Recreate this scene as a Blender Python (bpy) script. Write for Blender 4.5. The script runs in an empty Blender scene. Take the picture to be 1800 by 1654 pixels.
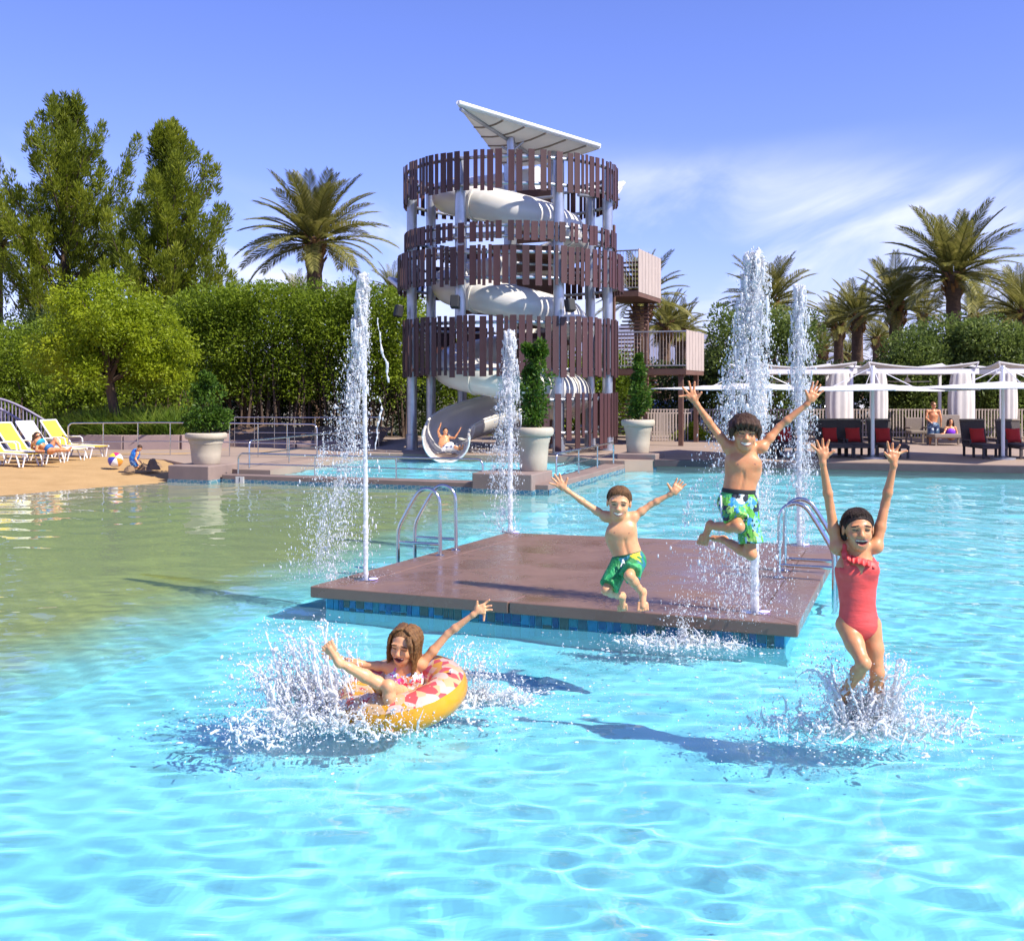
import bpy, math, random
import numpy as np
from mathutils import Vector, Matrix

sc = bpy.context.scene
col = sc.collection
R = math.radians

# ------------------------------------------------------------------ camera
CAM_Z = 2.4          # eye height above the pool water (water surface is z = 0)
F = 1950.0           # focal length in photo pixels (photo 1800 wide)
HX, HY = 900.0, 680.0  # principal column and horizon row in the photo
cam = bpy.data.objects.new('camera', bpy.data.cameras.new('camera'))
col.objects.link(cam)
cam.location = (0, 0, CAM_Z)
cam.rotation_euler = (R(90), 0, 0)
cam.data.sensor_width = 36
cam.data.lens = 36 * F / 1800
cam.data.shift_y = -(827 - HY) / 1800
cam.data.clip_start = 0.1
cam.data.clip_end = 6000
sc.camera = cam

# ------------------------------------------------------------------ sky
SUN_AZ, SUN_EL = -30.0, 46.0     # azimuth from +X towards +Y, elevation
w = bpy.data.worlds.new('World')
sc.world = w
w.use_nodes = True
nt = w.node_tree
bg = nt.nodes['Background']
sky = nt.nodes.new('ShaderNodeTexSky')
sky.sky_type = 'NISHITA'
sky.sun_disc = False
sky.sun_elevation = R(SUN_EL)
sky.sun_rotation = R(90 - SUN_AZ)
sky.air_density = 1.0
sky.dust_density = 0.15
sky.ozone_density = 4.0
tc = nt.nodes.new('ShaderNodeTexCoord')
sep = nt.nodes.new('ShaderNodeSeparateXYZ')
nt.links.new(tc.outputs['Generated'], sep.inputs[0])
def wmath(op, a, b=None, clamp=False):
    n = nt.nodes.new('ShaderNodeMath'); n.operation = op; n.use_clamp = clamp
    for i, v in enumerate((a, b)):
        if v is None: continue
        if isinstance(v, (int, float)): n.inputs[i].default_value = v
        else: nt.links.new(v, n.inputs[i])
    return n.outputs[0]
# direction projected on a high cloud sheet
zc = wmath('MAXIMUM', sep.outputs[2], 0.03)
zc = wmath('ADD', zc, 0.10)
cmb = nt.nodes.new('ShaderNodeCombineXYZ')
nt.links.new(wmath('DIVIDE', sep.outputs[0], zc), cmb.inputs[0])
nt.links.new(wmath('DIVIDE', sep.outputs[1], zc), cmb.inputs[1])
def wnoise(scale, rot, loc, detail, rough, dist):
    mp = nt.nodes.new('ShaderNodeMapping'); mp.inputs['Rotation'].default_value = (0, 0, R(rot))
    mp.inputs['Scale'].default_value = scale; mp.inputs['Location'].default_value = loc
    nt.links.new(cmb.outputs[0], mp.inputs[0])
    n = nt.nodes.new('ShaderNodeTexNoise'); n.inputs['Scale'].default_value = 1
    n.inputs['Detail'].default_value = detail; n.inputs['Roughness'].default_value = rough
    n.inputs['Distortion'].default_value = dist
    nt.links.new(mp.outputs[0], n.inputs[0]); return n.outputs['Fac']
def wramp(x, a, b):
    n = nt.nodes.new('ShaderNodeMapRange'); n.interpolation_type = 'SMOOTHSTEP'
    n.inputs['From Min'].default_value = a; n.inputs['From Max'].default_value = b
    nt.links.new(x, n.inputs['Value']); return n.outputs[0]
CLOUD_LOC = (7.2, 1.2, 0)
big = wramp(wnoise((.33, .26, 1), 20, CLOUD_LOC, 3, .5, .5), .44, .70)
wisp = wramp(wnoise((1.5, .42, 1), 78, (1.7, 4.2, 0), 6, .55, 1.0), .34, .74)
cl = wmath('MULTIPLY', big, wisp)
cl = wmath('MULTIPLY', cl, .9, True)
hz = nt.nodes.new('ShaderNodeMix'); hz.data_type = 'RGBA'; hz.blend_type = 'MULTIPLY'
hz.inputs[0].default_value = 1.0
nt.links.new(sky.outputs[0], hz.inputs[6]); hz.inputs[7].default_value = (.79, .725, 1.20, 1)
mx = nt.nodes.new('ShaderNodeMix'); mx.data_type = 'RGBA'
nt.links.new(cl, mx.inputs[0]); nt.links.new(hz.outputs[2], mx.inputs[6])
mx.inputs[7].default_value = (5.6, 5.9, 7.6, 1)
nt.links.new(mx.outputs[2], bg.inputs[0])
bg.inputs[1].default_value = 0.118

# ------------------------------------------------------------------ sun
sd = Vector((math.cos(R(SUN_EL)) * math.cos(R(SUN_AZ)), math.cos(R(SUN_EL)) * math.sin(R(SUN_AZ)), math.sin(R(SUN_EL))))
sun = bpy.data.objects.new('sun', bpy.data.lights.new('sun', 'SUN'))
col.objects.link(sun)
sun.data.energy = 5.0
sun.data.angle = R(.53)
sun.data.color = (1, .93, .82)
sun.rotation_euler = sd.to_track_quat('Z', 'Y').to_euler()
sun.data.cycles.is_caustics_light = True

vs = sc.view_settings
vs.view_transform = 'Standard'; vs.look = 'None'; vs.gamma = 1; vs.use_curve_mapping = False
vs.exposure = 0.68
cy = sc.cycles
cy.use_denoising = True
cy.caustics_refractive = True
cy.caustics_reflective = False
cy.max_bounces = 10; cy.transparent_max_bounces = 64; cy.transmission_bounces = 8
cy.diffuse_bounces = 3; cy.glossy_bounces = 3
cy.sample_clamp_indirect = 6

# ------------------------------------------------------------------ helpers
def P(px, py, Y):
    """photo pixel at depth Y (metres along the view) -> world point"""
    return Vector(((px - HX) / F * Y, Y, CAM_Z - (py - HY) / F * Y))
def G(px, py, z=0.0):
    """photo pixel on the horizontal plane z -> world point"""
    Y = F * (CAM_Z - z) / (py - HY)
    return Vector(((px - HX) / F * Y, Y, z))

def tag(o, label=None, cat=None, group=None, kind=None):
    if label: o['label'] = label
    if cat: o['category'] = cat
    if group: o['group'] = group
    if kind: o['kind'] = kind
    return o
def empty(name, loc, label=None, cat=None, group=None):
    o = bpy.data.objects.new(name, None)
    o.empty_display_size = .2
    o.location = loc; col.objects.link(o)
    return tag(o, label, cat, group)
def wmat(o):
    m = Matrix.LocRotScale(o.location, o.rotation_euler, o.scale)
    return wmat(o.parent) @ o.matrix_parent_inverse @ m if o.parent else m
def link(name, me, mats, parent=None, kind=None):
    o = bpy.data.objects.new(name, me)
    col.objects.link(o)
    if mats is not None and not me.materials:
        for m in (mats if isinstance(mats, (list, tuple)) else [mats]): me.materials.append(m)
    if parent is not None:
        o.parent = parent
        o.matrix_parent_inverse = wmat(parent).inverted()
    if kind: o['kind'] = kind
    return o
def copy_tree(o, parent=None):
    c = o.copy(); col.objects.link(c)
    if parent is not None:
        inv = o.matrix_parent_inverse.copy(); c.parent = parent; c.matrix_parent_inverse = inv
    for ch in list(o.children): copy_tree(ch, c)
    return c

class MB:
    def __init__(s): s.v = []; s.f = []
    def add(s, vs_, fs):
        n = len(s.v); s.v += [tuple(p) for p in vs_]; s.f += [tuple(i + n for i in q) for q in fs]; return s
    def box(s, c, size, rz=0, M=None):
        hx, hy, hz_ = size[0] / 2, size[1] / 2, size[2] / 2
        pts = [Vector((x, y, z)) for x in (-hx, hx) for y in (-hy, hy) for z in (-hz_, hz_)]
        m = M if M is not None else Matrix.Rotation(rz, 3, 'Z')
        c = Vector(c)
        return s.add([m @ p + c for p in pts], [(0, 1, 3, 2), (4, 6, 7, 5), (0, 4, 5, 1), (2, 3, 7, 6), (0, 2, 6, 4), (1, 5, 7, 3)])
    def bar(s, a, b, wd, th, up=(0, 0, 1)):
        a, b = Vector(a), Vector(b); d = (b - a); L = d.length; d.normalize()
        u = Vector(up); x = d.cross(u)
        if x.length < 1e-4: x = d.cross(Vector((0, 1, 0)))
        x.normalize(); z = x.cross(d)
        return s.box((a + b) / 2, (wd, L, th), M=Matrix((x, d, z)).transposed())
    def tube(s, pts, r, n=10, caps=True, closed=False):
        pts = [Vector(p) for p in pts]; N = len(pts)
        rr = r if isinstance(r, (list, tuple)) else [r] * N
        vs_ = []; prev = None
        for i, p in enumerate(pts):
            if closed: t = pts[(i + 1) % N] - pts[i - 1]
            else: t = pts[min(i + 1, N - 1)] - pts[max(i - 1, 0)]
            t.normalize()
            if prev is None:
                a = t.cross(Vector((0, 0, 1)))
                if a.length < 1e-3: a = t.cross(Vector((1, 0, 0)))
            else: a = prev - t * prev.dot(t)
            a.normalize(); prev = a; b = t.cross(a)
            for k in range(n):
                an = 2 * math.pi * k / n
                vs_.append(p + (a * math.cos(an) + b * math.sin(an)) * rr[i])
        fs = []
        for i in range(N if closed else N - 1):
            j = (i + 1) % N
            for k in range(n):
                l = (k + 1) % n
                fs.append((i * n + k, i * n + l, j * n + l, j * n + k))
        if caps and not closed:
            fs.append(tuple(range(n - 1, -1, -1))); fs.append(tuple((N - 1) * n + k for k in range(n)))
        return s.add(vs_, fs)
    def cyl(s, a, b, r0, r1=None, n=14): return s.tube([a, b], [r0, r0 if r1 is None else r1], n)
    def lathe(s, prof, c, n=40):
        c = Vector(c); vs_ = []; m = len(prof)
        for r, z in prof:
            for k in range(n):
                a = 2 * math.pi * k / n; vs_.append(c + Vector((r * math.cos(a), r * math.sin(a), z)))
        fs = [(i * n + k, i * n + (k + 1) % n, (i + 1) * n + (k + 1) % n, (i + 1) * n + k) for i in range(m - 1) for k in range(n)]
        if prof[0][0] > 1e-4: fs.append(tuple(range(n - 1, -1, -1)))
        if prof[-1][0] > 1e-4: fs.append(tuple((m - 1) * n + k for k in range(n)))
        return s.add(vs_, fs)
    def prism(s, poly, z0, z1):
        n = len(poly)
        ar = sum(poly[i][0] * poly[(i + 1) % n][1] - poly[(i + 1) % n][0] * poly[i][1] for i in range(n))
        if ar < 0: poly = poly[::-1]
        vs_ = [(p[0], p[1], z0) for p in poly] + [(p[0], p[1], z1) for p in poly]
        fs = [tuple(range(n - 1, -1, -1)), tuple(range(n, 2 * n))] + [(i, (i + 1) % n, n + (i + 1) % n, n + i) for i in range(n)]
        return s.add(vs_, fs)
    def sheet(s, rows, thick=0):
        """grid of points rows[i][j]; optional thickness downwards along z"""
        m, n = len(rows), len(rows[0])
        top = [Vector(p) for r_ in rows for p in r_]
        fs = [(i * n + j, i * n + j + 1, (i + 1) * n + j + 1, (i + 1) * n + j) for i in range(m - 1) for j in range(n - 1)]
        if thick:
            k = m * n; bot = [p - Vector((0, 0, thick)) for p in top]
            fs += [tuple(k + q for q in reversed(f)) for f in fs[:]]
            edge = [j for j in range(n)] + [i * n + n - 1 for i in range(1, m)] + [(m - 1) * n + j for j in range(n - 2, -1, -1)] + [i * n for i in range(m - 2, 0, -1)]
            for a, b in zip(edge, edge[1:] + edge[:1]): fs.append((a, k + a, k + b, b))
            top = top + bot
        return s.add(top, fs)
    def mesh(s, name, smooth=None):
        me = bpy.data.meshes.new(name); me.from_pydata(s.v, [], s.f)
        if smooth is not None:
            me.polygons.foreach_set('use_smooth', [True] * len(me.polygons))
            if smooth < 180: me.set_sharp_from_angle(angle=R(smooth))
        me.update(); return me
    def build(s, name, mats, parent=None, smooth=None, bevel=0, kind=None):
        o = link(name, s.mesh(name, smooth), mats, parent, kind)
        if bevel:
            b = o.modifiers.new('bevel', 'BEVEL'); b.width = bevel; b.segments = 2; b.limit_method = 'ANGLE'; b.angle_limit = R(40)
        return o

def np_mesh(name, v, f, smooth=True, rnd=None):
    """v (N,3) f (M,k) -> mesh"""
    me = bpy.data.meshes.new(name); k = f.shape[1]
    me.vertices.add(len(v)); me.vertices.foreach_set('co', np.ascontiguousarray(v, dtype=np.float32).ravel())
    me.loops.add(f.size); me.loops.foreach_set('vertex_index', np.ascontiguousarray(f, dtype=np.int32).ravel())
    me.polygons.add(len(f)); me.polygons.foreach_set('loop_start', np.arange(0, f.size, k, dtype=np.int32))
    if smooth: me.polygons.foreach_set('use_smooth', np.ones(len(f), bool))
    if rnd is not None:
        a = me.attributes.new('rnd', 'FLOAT', 'POINT'); a.data.foreach_set('value', np.ascontiguousarray(rnd, dtype=np.float32))
    me.update(calc_edges=True); return me

# ------------------------------------------------------------------ materials
def new_mat(name):
    m = bpy.data.materials.new(name); m.use_nodes = True
    return m, m.node_tree, m.node_tree.nodes['Principled BSDF']
def node(nt, typ, **kw):
    n = nt.nodes.new(typ)
    for k, v in kw.items():
        if k.startswith('_'): setattr(n, k[1:], v)
        else: n.inputs[k].default_value = v
    return n
def c4(c): return (c[0], c[1], c[2], 1)
def mat(name, c, rough=.6, c2=None, scale=4.0, metal=0, bump=0, bscale=None, spec=.5, vary=0, detail=5, sss=0, coat=0, stretch=None, trans=0):
    m, nt, b = new_mat(name)
    b.inputs['Roughness'].default_value = rough; b.inputs['Metallic'].default_value = metal
    b.inputs['Specular IOR Level'].default_value = spec
    if coat: b.inputs['Coat Weight'].default_value = coat; b.inputs['Coat Roughness'].default_value = .08
    if sss:
        b.inputs['Subsurface Weight'].default_value = sss
        b.inputs['Subsurface Radius'].default_value = (.02, .008, .004)
        b.inputs['Subsurface Scale'].default_value = .6
    tcn = node(nt, 'ShaderNodeTexCoord'); vec = tcn.outputs['Object']
    if stretch:
        mp = node(nt, 'ShaderNodeMapping', Scale=stretch); nt.links.new(vec, mp.inputs[0]); vec = mp.outputs[0]
    out = None
    if c2 is not None:
        n = node(nt, 'ShaderNodeTexNoise', Scale=scale, Detail=detail, Roughness=.6); nt.links.new(vec, n.inputs[0])
        mr = node(nt, 'ShaderNodeMapRange'); mr.inputs['From Min'].default_value = .3; mr.inputs['From Max'].default_value = .7
        nt.links.new(n.outputs['Fac'], mr.inputs[0])
        mix = node(nt, 'ShaderNodeMix', _data_type='RGBA'); nt.links.new(mr.outputs[0], mix.inputs[0])
        mix.inputs[6].default_value = c4(c); mix.inputs[7].default_value = c4(c2); out = mix.outputs[2]
    if vary:
        if out is None:
            rg = node(nt, 'ShaderNodeRGB'); rg.outputs[0].default_value = c4(c); out = rg.outputs[0]
        oi = node(nt, 'ShaderNodeObjectInfo'); mr = node(nt, 'ShaderNodeMapRange')
        mr.inputs['To Min'].default_value = 1 - vary; mr.inputs['To Max'].default_value = 1 + vary
        nt.links.new(oi.outputs['Random'], mr.inputs[0])
        hs = node(nt, 'ShaderNodeHueSaturation'); nt.links.new(mr.outputs[0], hs.inputs['Value']); nt.links.new(out, hs.inputs['Color']); out = hs.outputs[0]
    if out is not None: nt.links.new(out, b.inputs['Base Color'])
    else: b.inputs['Base Color'].default_value = c4(c)
    if trans:
        ts = node(nt, 'ShaderNodeBsdfTranslucent'); ms = node(nt, 'ShaderNodeMixShader'); ms.inputs[0].default_value = trans
        if out is not None: nt.links.new(out, ts.inputs[0])
        else: ts.inputs[0].default_value = c4(c)
        om = nt.nodes['Material Output']
        nt.links.new(b.outputs[0], ms.inputs[1]); nt.links.new(ts.outputs[0], ms.inputs[2]); nt.links.new(ms.outputs[0], om.inputs[0])
    if bump:
        n = node(nt, 'ShaderNodeTexNoise', Scale=bscale or scale * 6, Detail=6, Roughness=.65); nt.links.new(vec, n.inputs[0])
        bp = node(nt, 'ShaderNodeBump', Strength=bump, Distance=.02); nt.links.new(n.outputs['Fac'], bp.inputs['Height'])
        nt.links.new(bp.outputs[0], b.inputs['Normal'])
    return m
def foliage(name, dark, mid, light, trans=.35, rough=.5, nscale=.35):
    m, nt, b = new_mat(name)
    at = node(nt, 'ShaderNodeAttribute'); at.attribute_name = 'rnd'
    tcn = node(nt, 'ShaderNodeTexCoord'); n = node(nt, 'ShaderNodeTexNoise', Scale=nscale, Detail=3); nt.links.new(tcn.outputs['Object'], n.inputs[0])
    ad = node(nt, 'ShaderNodeMath', _operation='MULTIPLY_ADD'); nt.links.new(n.outputs['Fac'], ad.inputs[0]); ad.inputs[1].default_value = 1.1
    mu = node(nt, 'ShaderNodeMath', _operation='MULTIPLY_ADD'); nt.links.new(at.outputs['Fac'], mu.inputs[0]); mu.inputs[1].default_value = .7; mu.inputs[2].default_value = -.4
    nt.links.new(mu.outputs[0], ad.inputs[2])
    cr = node(nt, 'ShaderNodeValToRGB'); e = cr.color_ramp.elements
    e[0].color = c4(dark); e[1].color = c4(light); e[0].position = .05; e[1].position = .95
    k = e.new(.5); k.color = c4(mid)
    nt.links.new(ad.outputs[0], cr.inputs[0]); nt.links.new(cr.outputs[0], b.inputs['Base Color'])
    b.inputs['Roughness'].default_value = rough; b.inputs['Specular IOR Level'].default_value = .3
    ts = node(nt, 'ShaderNodeBsdfTranslucent'); nt.links.new(cr.outputs[0], ts.inputs[0])
    ms = node(nt, 'ShaderNodeMixShader'); ms.inputs[0].default_value = trans
    nt.links.new(b.outputs[0], ms.inputs[1]); nt.links.new(ts.outputs[0], ms.inputs[2]); nt.links.new(ms.outputs[0], nt.nodes['Material Output'].inputs[0])
    return m

M = {}
M['steel'] = mat('stainless_steel', (.62, .60, .58), .18, metal=1)
M['galv'] = mat('galvanised_steel', (.36, .38, .42), .36, (.50, .52, .56), 3, metal=.75)
M['slat'] = mat('brown_slat', (.048, .017, .017), .55, (.070, .026, .026), 2, vary=.28, bump=.15, bscale=30, stretch=(1, 1, .12))
M['slide'] = mat('slide_fibreglass', (.74, .71, .66), .25, (.66, .63, .58), 1.5, coat=.3)
M['white_fabric'] = mat('white_fabric', (.80, .78, .76), .8, (.74, .72, .71), 2, trans=.25, bump=.05)
M['white_paint'] = mat('white_paint', (.78, .77, .78), .4)
M['curtain'] = mat('curtain', (.80, .76, .70), .9, (.72, .68, .62), 3, trans=.25)
M['pot'] = mat('cast_stone', (.50, .43, .33), .75, (.43, .37, .29), 3, bump=.25, bscale=40)
M['soil'] = mat('soil', (.06, .04, .03), .95, (.1, .07, .05), 12, bump=.6)
M['pedestal'] = mat('pedestal_concrete', (.27, .20, .17), .85, (.22, .165, .145), 2.5, bump=.3, bscale=50)
M['coping'] = mat('coping_concrete', (.26, .185, .155), .8, (.20, .145, .125), 2, bump=.25, bscale=45)
M['deck'] = mat('deck_concrete', (.34, .25, .19), .85, (.28, .21, .165), .8, bump=.25, bscale=30)
M['ground'] = mat('dry_ground', (.20, .16, .10), .95, (.12, .12, .06), .3, bump=.4)
M['bark'] = mat('bark', (.11, .07, .045), .9, (.06, .04, .03), 5, bump=1, bscale=16, stretch=(1, 1, .3))
M['palm_trunk'] = mat('palm_trunk', (.16, .09, .055), .95, (.07, .045, .03), 4, bump=1.2, bscale=10, stretch=(1, 1, 2.2))
M['palm_boot'] = mat('palm_boot', (.34, .17, .06), .9, (.20, .10, .04), 6, bump=.8)
M['wicker'] = mat('dark_wicker', (.045, .035, .038), .7, (.075, .058, .060), 60, bump=.5, bscale=120)
M['taupe'] = mat('taupe_wicker', (.26, .21, .17), .8, (.20, .16, .13), 40, bump=.5)
M['red'] = mat('red_cushion', (.50, .022, .020), .8, (.40, .016, .016), 5, bump=.15)
M['yellow'] = mat('yellow_sling', (.78, .56, .06), .75, (.76, .58, .09), 8, bump=.1, bscale=90, trans=.25)
M['cream_sling'] = mat('cream_sling', (.82, .76, .52), .75, (.76, .70, .46), 8, bump=.1, bscale=90, trans=.25)
M['black'] = mat('black_plastic', (.012, .012, .014), .5)
M['stairwood'] = mat('stair_cladding', (.16, .085, .06), .7, (.12, .06, .045), 3, bump=.2)
M['beige_panel'] = mat('beige_panel', (.46, .38, .33), .7, (.40, .33, .29), 2)
M['wallmauve'] = mat('planter_wall', (.30, .22, .20), .9, (.25, .18, .17), 3, bump=.3)
M['mulch'] = mat('mulch', (.20, .12, .07), .95, (.12, .07, .04), 9, bump=1)
# ================================================================== THE SETTING
def wet_mat():
    m, nt, b = new_mat('wet_platform')
    tcn = node(nt, 'ShaderNodeTexCoord')
    n = node(nt, 'ShaderNodeTexNoise', Scale=1.3, Detail=6, Roughness=.6, Distortion=.4); nt.links.new(tcn.outputs['Object'], n.inputs[0])
    mp = node(nt, 'ShaderNodeMapRange'); mp.inputs['From Min'].default_value = .38; mp.inputs['From Max'].default_value = .62
    mp.inputs['To Min'].default_value = .12; mp.inputs['To Max'].default_value = .55
    nt.links.new(n.outputs['Fac'], mp.inputs[0]); nt.links.new(mp.outputs[0], b.inputs['Roughness'])
    cr = node(nt, 'ShaderNodeMix', _data_type='RGBA'); nt.links.new(n.outputs['Fac'], cr.inputs[0])
    cr.inputs[6].default_value = (.150, .084, .058, 1); cr.inputs[7].default_value = (.235, .145, .105, 1)
    nt.links.new(cr.outputs[2], b.inputs['Base Color'])
    n2 = node(nt, 'ShaderNodeTexNoise', Scale=60, Detail=4); nt.links.new(tcn.outputs['Object'], n2.inputs[0])
    bp = node(nt, 'ShaderNodeBump', Strength=.12, Distance=.01); nt.links.new(n2.outputs['Fac'], bp.inputs['Height']); nt.links.new(bp.outputs[0], b.inputs['Normal'])
    return m
M['wet'] = wet_mat()
def tileband_mat():
    m, nt, b = new_mat('pool_tile_band')
    tcn = node(nt, 'ShaderNodeTexCoord'); mp = node(nt, 'ShaderNodeMapping', Rotation=(R(90), 0, R(20)))
    nt.links.new(tcn.outputs['Object'], mp.inputs[0])
    br = node(nt, 'ShaderNodeTexBrick', Scale=9, Color1=(.05, .16, .26, 1), Color2=(.09, .22, .25, 1), Mortar=(.4, .42, .38, 1))
    br.inputs['Mortar Size'].default_value = .04; br.inputs['Row Height'].default_value = .9; br.inputs['Brick Width'].default_value = .9; br.offset = .3
    nt.links.new(mp.outputs[0], br.inputs[0]); nt.links.new(br.outputs[0], b.inputs['Base Color'])
    b.inputs['Roughness'].default_value = .2
    return m
M['tileband'] = tileband_mat()
M['tile'] = None
def tile_mat():
    m, nt, b = new_mat('glass_tile')
    oi = node(nt, 'ShaderNodeObjectInfo'); cr = node(nt, 'ShaderNodeValToRGB'); cr.color_ramp.interpolation = 'CONSTANT'
    e = cr.color_ramp.elements
    cols = [(0, (.015, .10, .24)), (.18, (.03, .16, .33)), (.36, (.045, .11, .15)), (.5, (.02, .20, .36)), (.66, (.07, .10, .09)), (.8, (.03, .19, .25)), (.92, (.02, .07, .18))]
    e[0].position = 0; e[0].color = c4(cols[0][1]); e[1].position = cols[1][0]; e[1].color = c4(cols[1][1])
    for p, c in cols[2:]: k = e.new(p); k.color = c4(c)
    nt.links.new(oi.outputs['Random'], cr.inputs[0])
    tcn = node(nt, 'ShaderNodeTexCoord'); n = node(nt, 'ShaderNodeTexNoise', Scale=25, Detail=4); nt.links.new(tcn.outputs['Object'], n.inputs[0])
    mr = node(nt, 'ShaderNodeMapRange'); mr.inputs['To Min'].default_value = .6; mr.inputs['To Max'].default_value = 1.5; nt.links.new(n.outputs['Fac'], mr.inputs[0])
    hs = node(nt, 'ShaderNodeHueSaturation'); nt.links.new(cr.outputs[0], hs.inputs['Color']); nt.links.new(mr.outputs[0], hs.inputs['Value'])
    nt.links.new(hs.outputs[0], b.inputs['Base Color']); b.inputs['Roughness'].default_value = .12
    return m
M['tile'] = tile_mat()
M['tilebase'] = mat('blue_tile_base', (.10, .30, .42), .4, (.14, .36, .46), 14)
M['grout'] = mat('grout', (.55, .56, .52), .9, (.45, .46, .43), 20)
M['poolfloor'] = mat('pool_plaster', (.18, .67, .82), .9, (.24, .74, .85), .5, bump=0)
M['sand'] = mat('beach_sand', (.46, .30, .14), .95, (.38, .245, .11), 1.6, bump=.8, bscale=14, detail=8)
def sand_bed():      # below water the sand is tinted olive, painting in the reflected trees and water
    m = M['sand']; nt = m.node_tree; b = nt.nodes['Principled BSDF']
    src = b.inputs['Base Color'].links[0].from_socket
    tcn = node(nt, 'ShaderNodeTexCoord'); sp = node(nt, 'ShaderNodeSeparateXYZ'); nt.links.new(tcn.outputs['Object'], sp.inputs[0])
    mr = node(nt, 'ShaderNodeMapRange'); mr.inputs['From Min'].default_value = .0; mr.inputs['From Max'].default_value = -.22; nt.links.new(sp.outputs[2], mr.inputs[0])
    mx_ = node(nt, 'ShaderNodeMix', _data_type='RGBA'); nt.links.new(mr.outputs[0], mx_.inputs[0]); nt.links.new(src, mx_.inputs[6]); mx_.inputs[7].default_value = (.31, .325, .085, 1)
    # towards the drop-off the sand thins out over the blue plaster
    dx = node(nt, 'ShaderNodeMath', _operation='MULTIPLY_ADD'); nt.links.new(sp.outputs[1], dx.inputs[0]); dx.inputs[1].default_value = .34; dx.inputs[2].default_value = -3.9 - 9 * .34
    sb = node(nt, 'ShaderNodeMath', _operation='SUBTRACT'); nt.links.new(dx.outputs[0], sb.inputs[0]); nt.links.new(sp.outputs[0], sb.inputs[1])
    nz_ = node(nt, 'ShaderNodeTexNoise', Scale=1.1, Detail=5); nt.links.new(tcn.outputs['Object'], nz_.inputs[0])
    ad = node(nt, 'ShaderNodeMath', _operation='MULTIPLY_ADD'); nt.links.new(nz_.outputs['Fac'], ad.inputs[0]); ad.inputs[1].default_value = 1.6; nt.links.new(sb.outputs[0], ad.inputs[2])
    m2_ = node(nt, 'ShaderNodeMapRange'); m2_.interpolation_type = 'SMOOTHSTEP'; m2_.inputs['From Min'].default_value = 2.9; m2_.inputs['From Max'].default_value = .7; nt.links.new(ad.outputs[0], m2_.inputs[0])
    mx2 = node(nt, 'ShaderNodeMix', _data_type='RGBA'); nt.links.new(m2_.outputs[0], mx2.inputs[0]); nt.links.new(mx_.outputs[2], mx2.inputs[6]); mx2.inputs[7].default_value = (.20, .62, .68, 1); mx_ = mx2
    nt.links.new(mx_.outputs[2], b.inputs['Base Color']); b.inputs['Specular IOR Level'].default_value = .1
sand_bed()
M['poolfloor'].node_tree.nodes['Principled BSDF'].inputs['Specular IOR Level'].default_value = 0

U = Vector((.935, -.355, 0)); V = Vector((.355, .935, 0))
A_ = Vector((-7.3, 27.9, 0)); B_ = Vector((.82, 24.9, 0)); C_ = Vector((3.2, 31.5, 0))

# ground: one sheet round the pool basin, out to the horizon
g = MB(); zg = .26
for x0, x1, y0, y1 in ((-2500, 2500, 36, 4000), (-2500, -25, -300, 36), (22, 2500, -300, 36), (-25, 22, -300, 1.5)):
    g.add([(x0, y0, zg), (x1, y0, zg), (x1, y1, zg), (x0, y1, zg)], [(0, 1, 2, 3)])
tag(g.build('ground', M['ground']), kind='structure')

# pool floor and hidden basin sides
fl = MB()
fl.add([(-25, 1.4, -.70), (22.1, 1.4, -.70), (22.1, 35, -.70), (-25, 35, -.70)], [(0, 1, 2, 3)])
fl.add([(22.1, 1.4, -.70), (22.1, 1.4, .26), (22.1, 30, .26), (22.1, 30, -.70)], [(0, 1, 2, 3)])
fl.add([(-25, 1.45, -.70), (-25, 1.45, .26), (22.1, 1.45, .26), (22.1, 1.45, -.70)], [(0, 1, 2, 3)])
pf = fl.build('pool_floor', M['poolfloor']); tag(pf, kind='structure'); pf.cycles.is_caustics_receiver = True

# sand: beach above the shore line, sloping sand floor under the water
def sand_z(x, y):
    s = (x + 11.4) * -.774 + (y - 24.6) * .633
    z = np.where(s > 0, np.minimum(s * .085, .285 + 0 * s), s * .042)
    z = np.where((s > 2.2) & (s < 4.5), .187 + (s - 2.2) / 2.3 * .098, np.where(s >= 4.5, .285, z))
    lum = .022 * np.sin(x * 2.3 + np.sin(y * 1.7) * 1.5) * np.sin(y * 2.9 + np.cos(x * 1.3)) + .010 * np.sin(x * 6.1 + y * 2.2) * np.sin(y * 7.3 - x * 1.9)
    return z + lum * np.clip(s * .6, 0, 1) * (s < 40)
def bound_x(y): return -3.9 + (y - 9.0) * .34
def inside(poly, X, Y):
    c = np.zeros(X.shape, bool); n = len(poly)
    for i in range(n):
        x1, y1 = poly[i][:2]; x2, y2 = poly[(i + 1) % n][:2]
        if y1 == y2: continue
        c ^= ((y1 > Y) != (y2 > Y)) & (X < (x2 - x1) * (Y - y1) / (y2 - y1) + x1)
    return c

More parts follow.
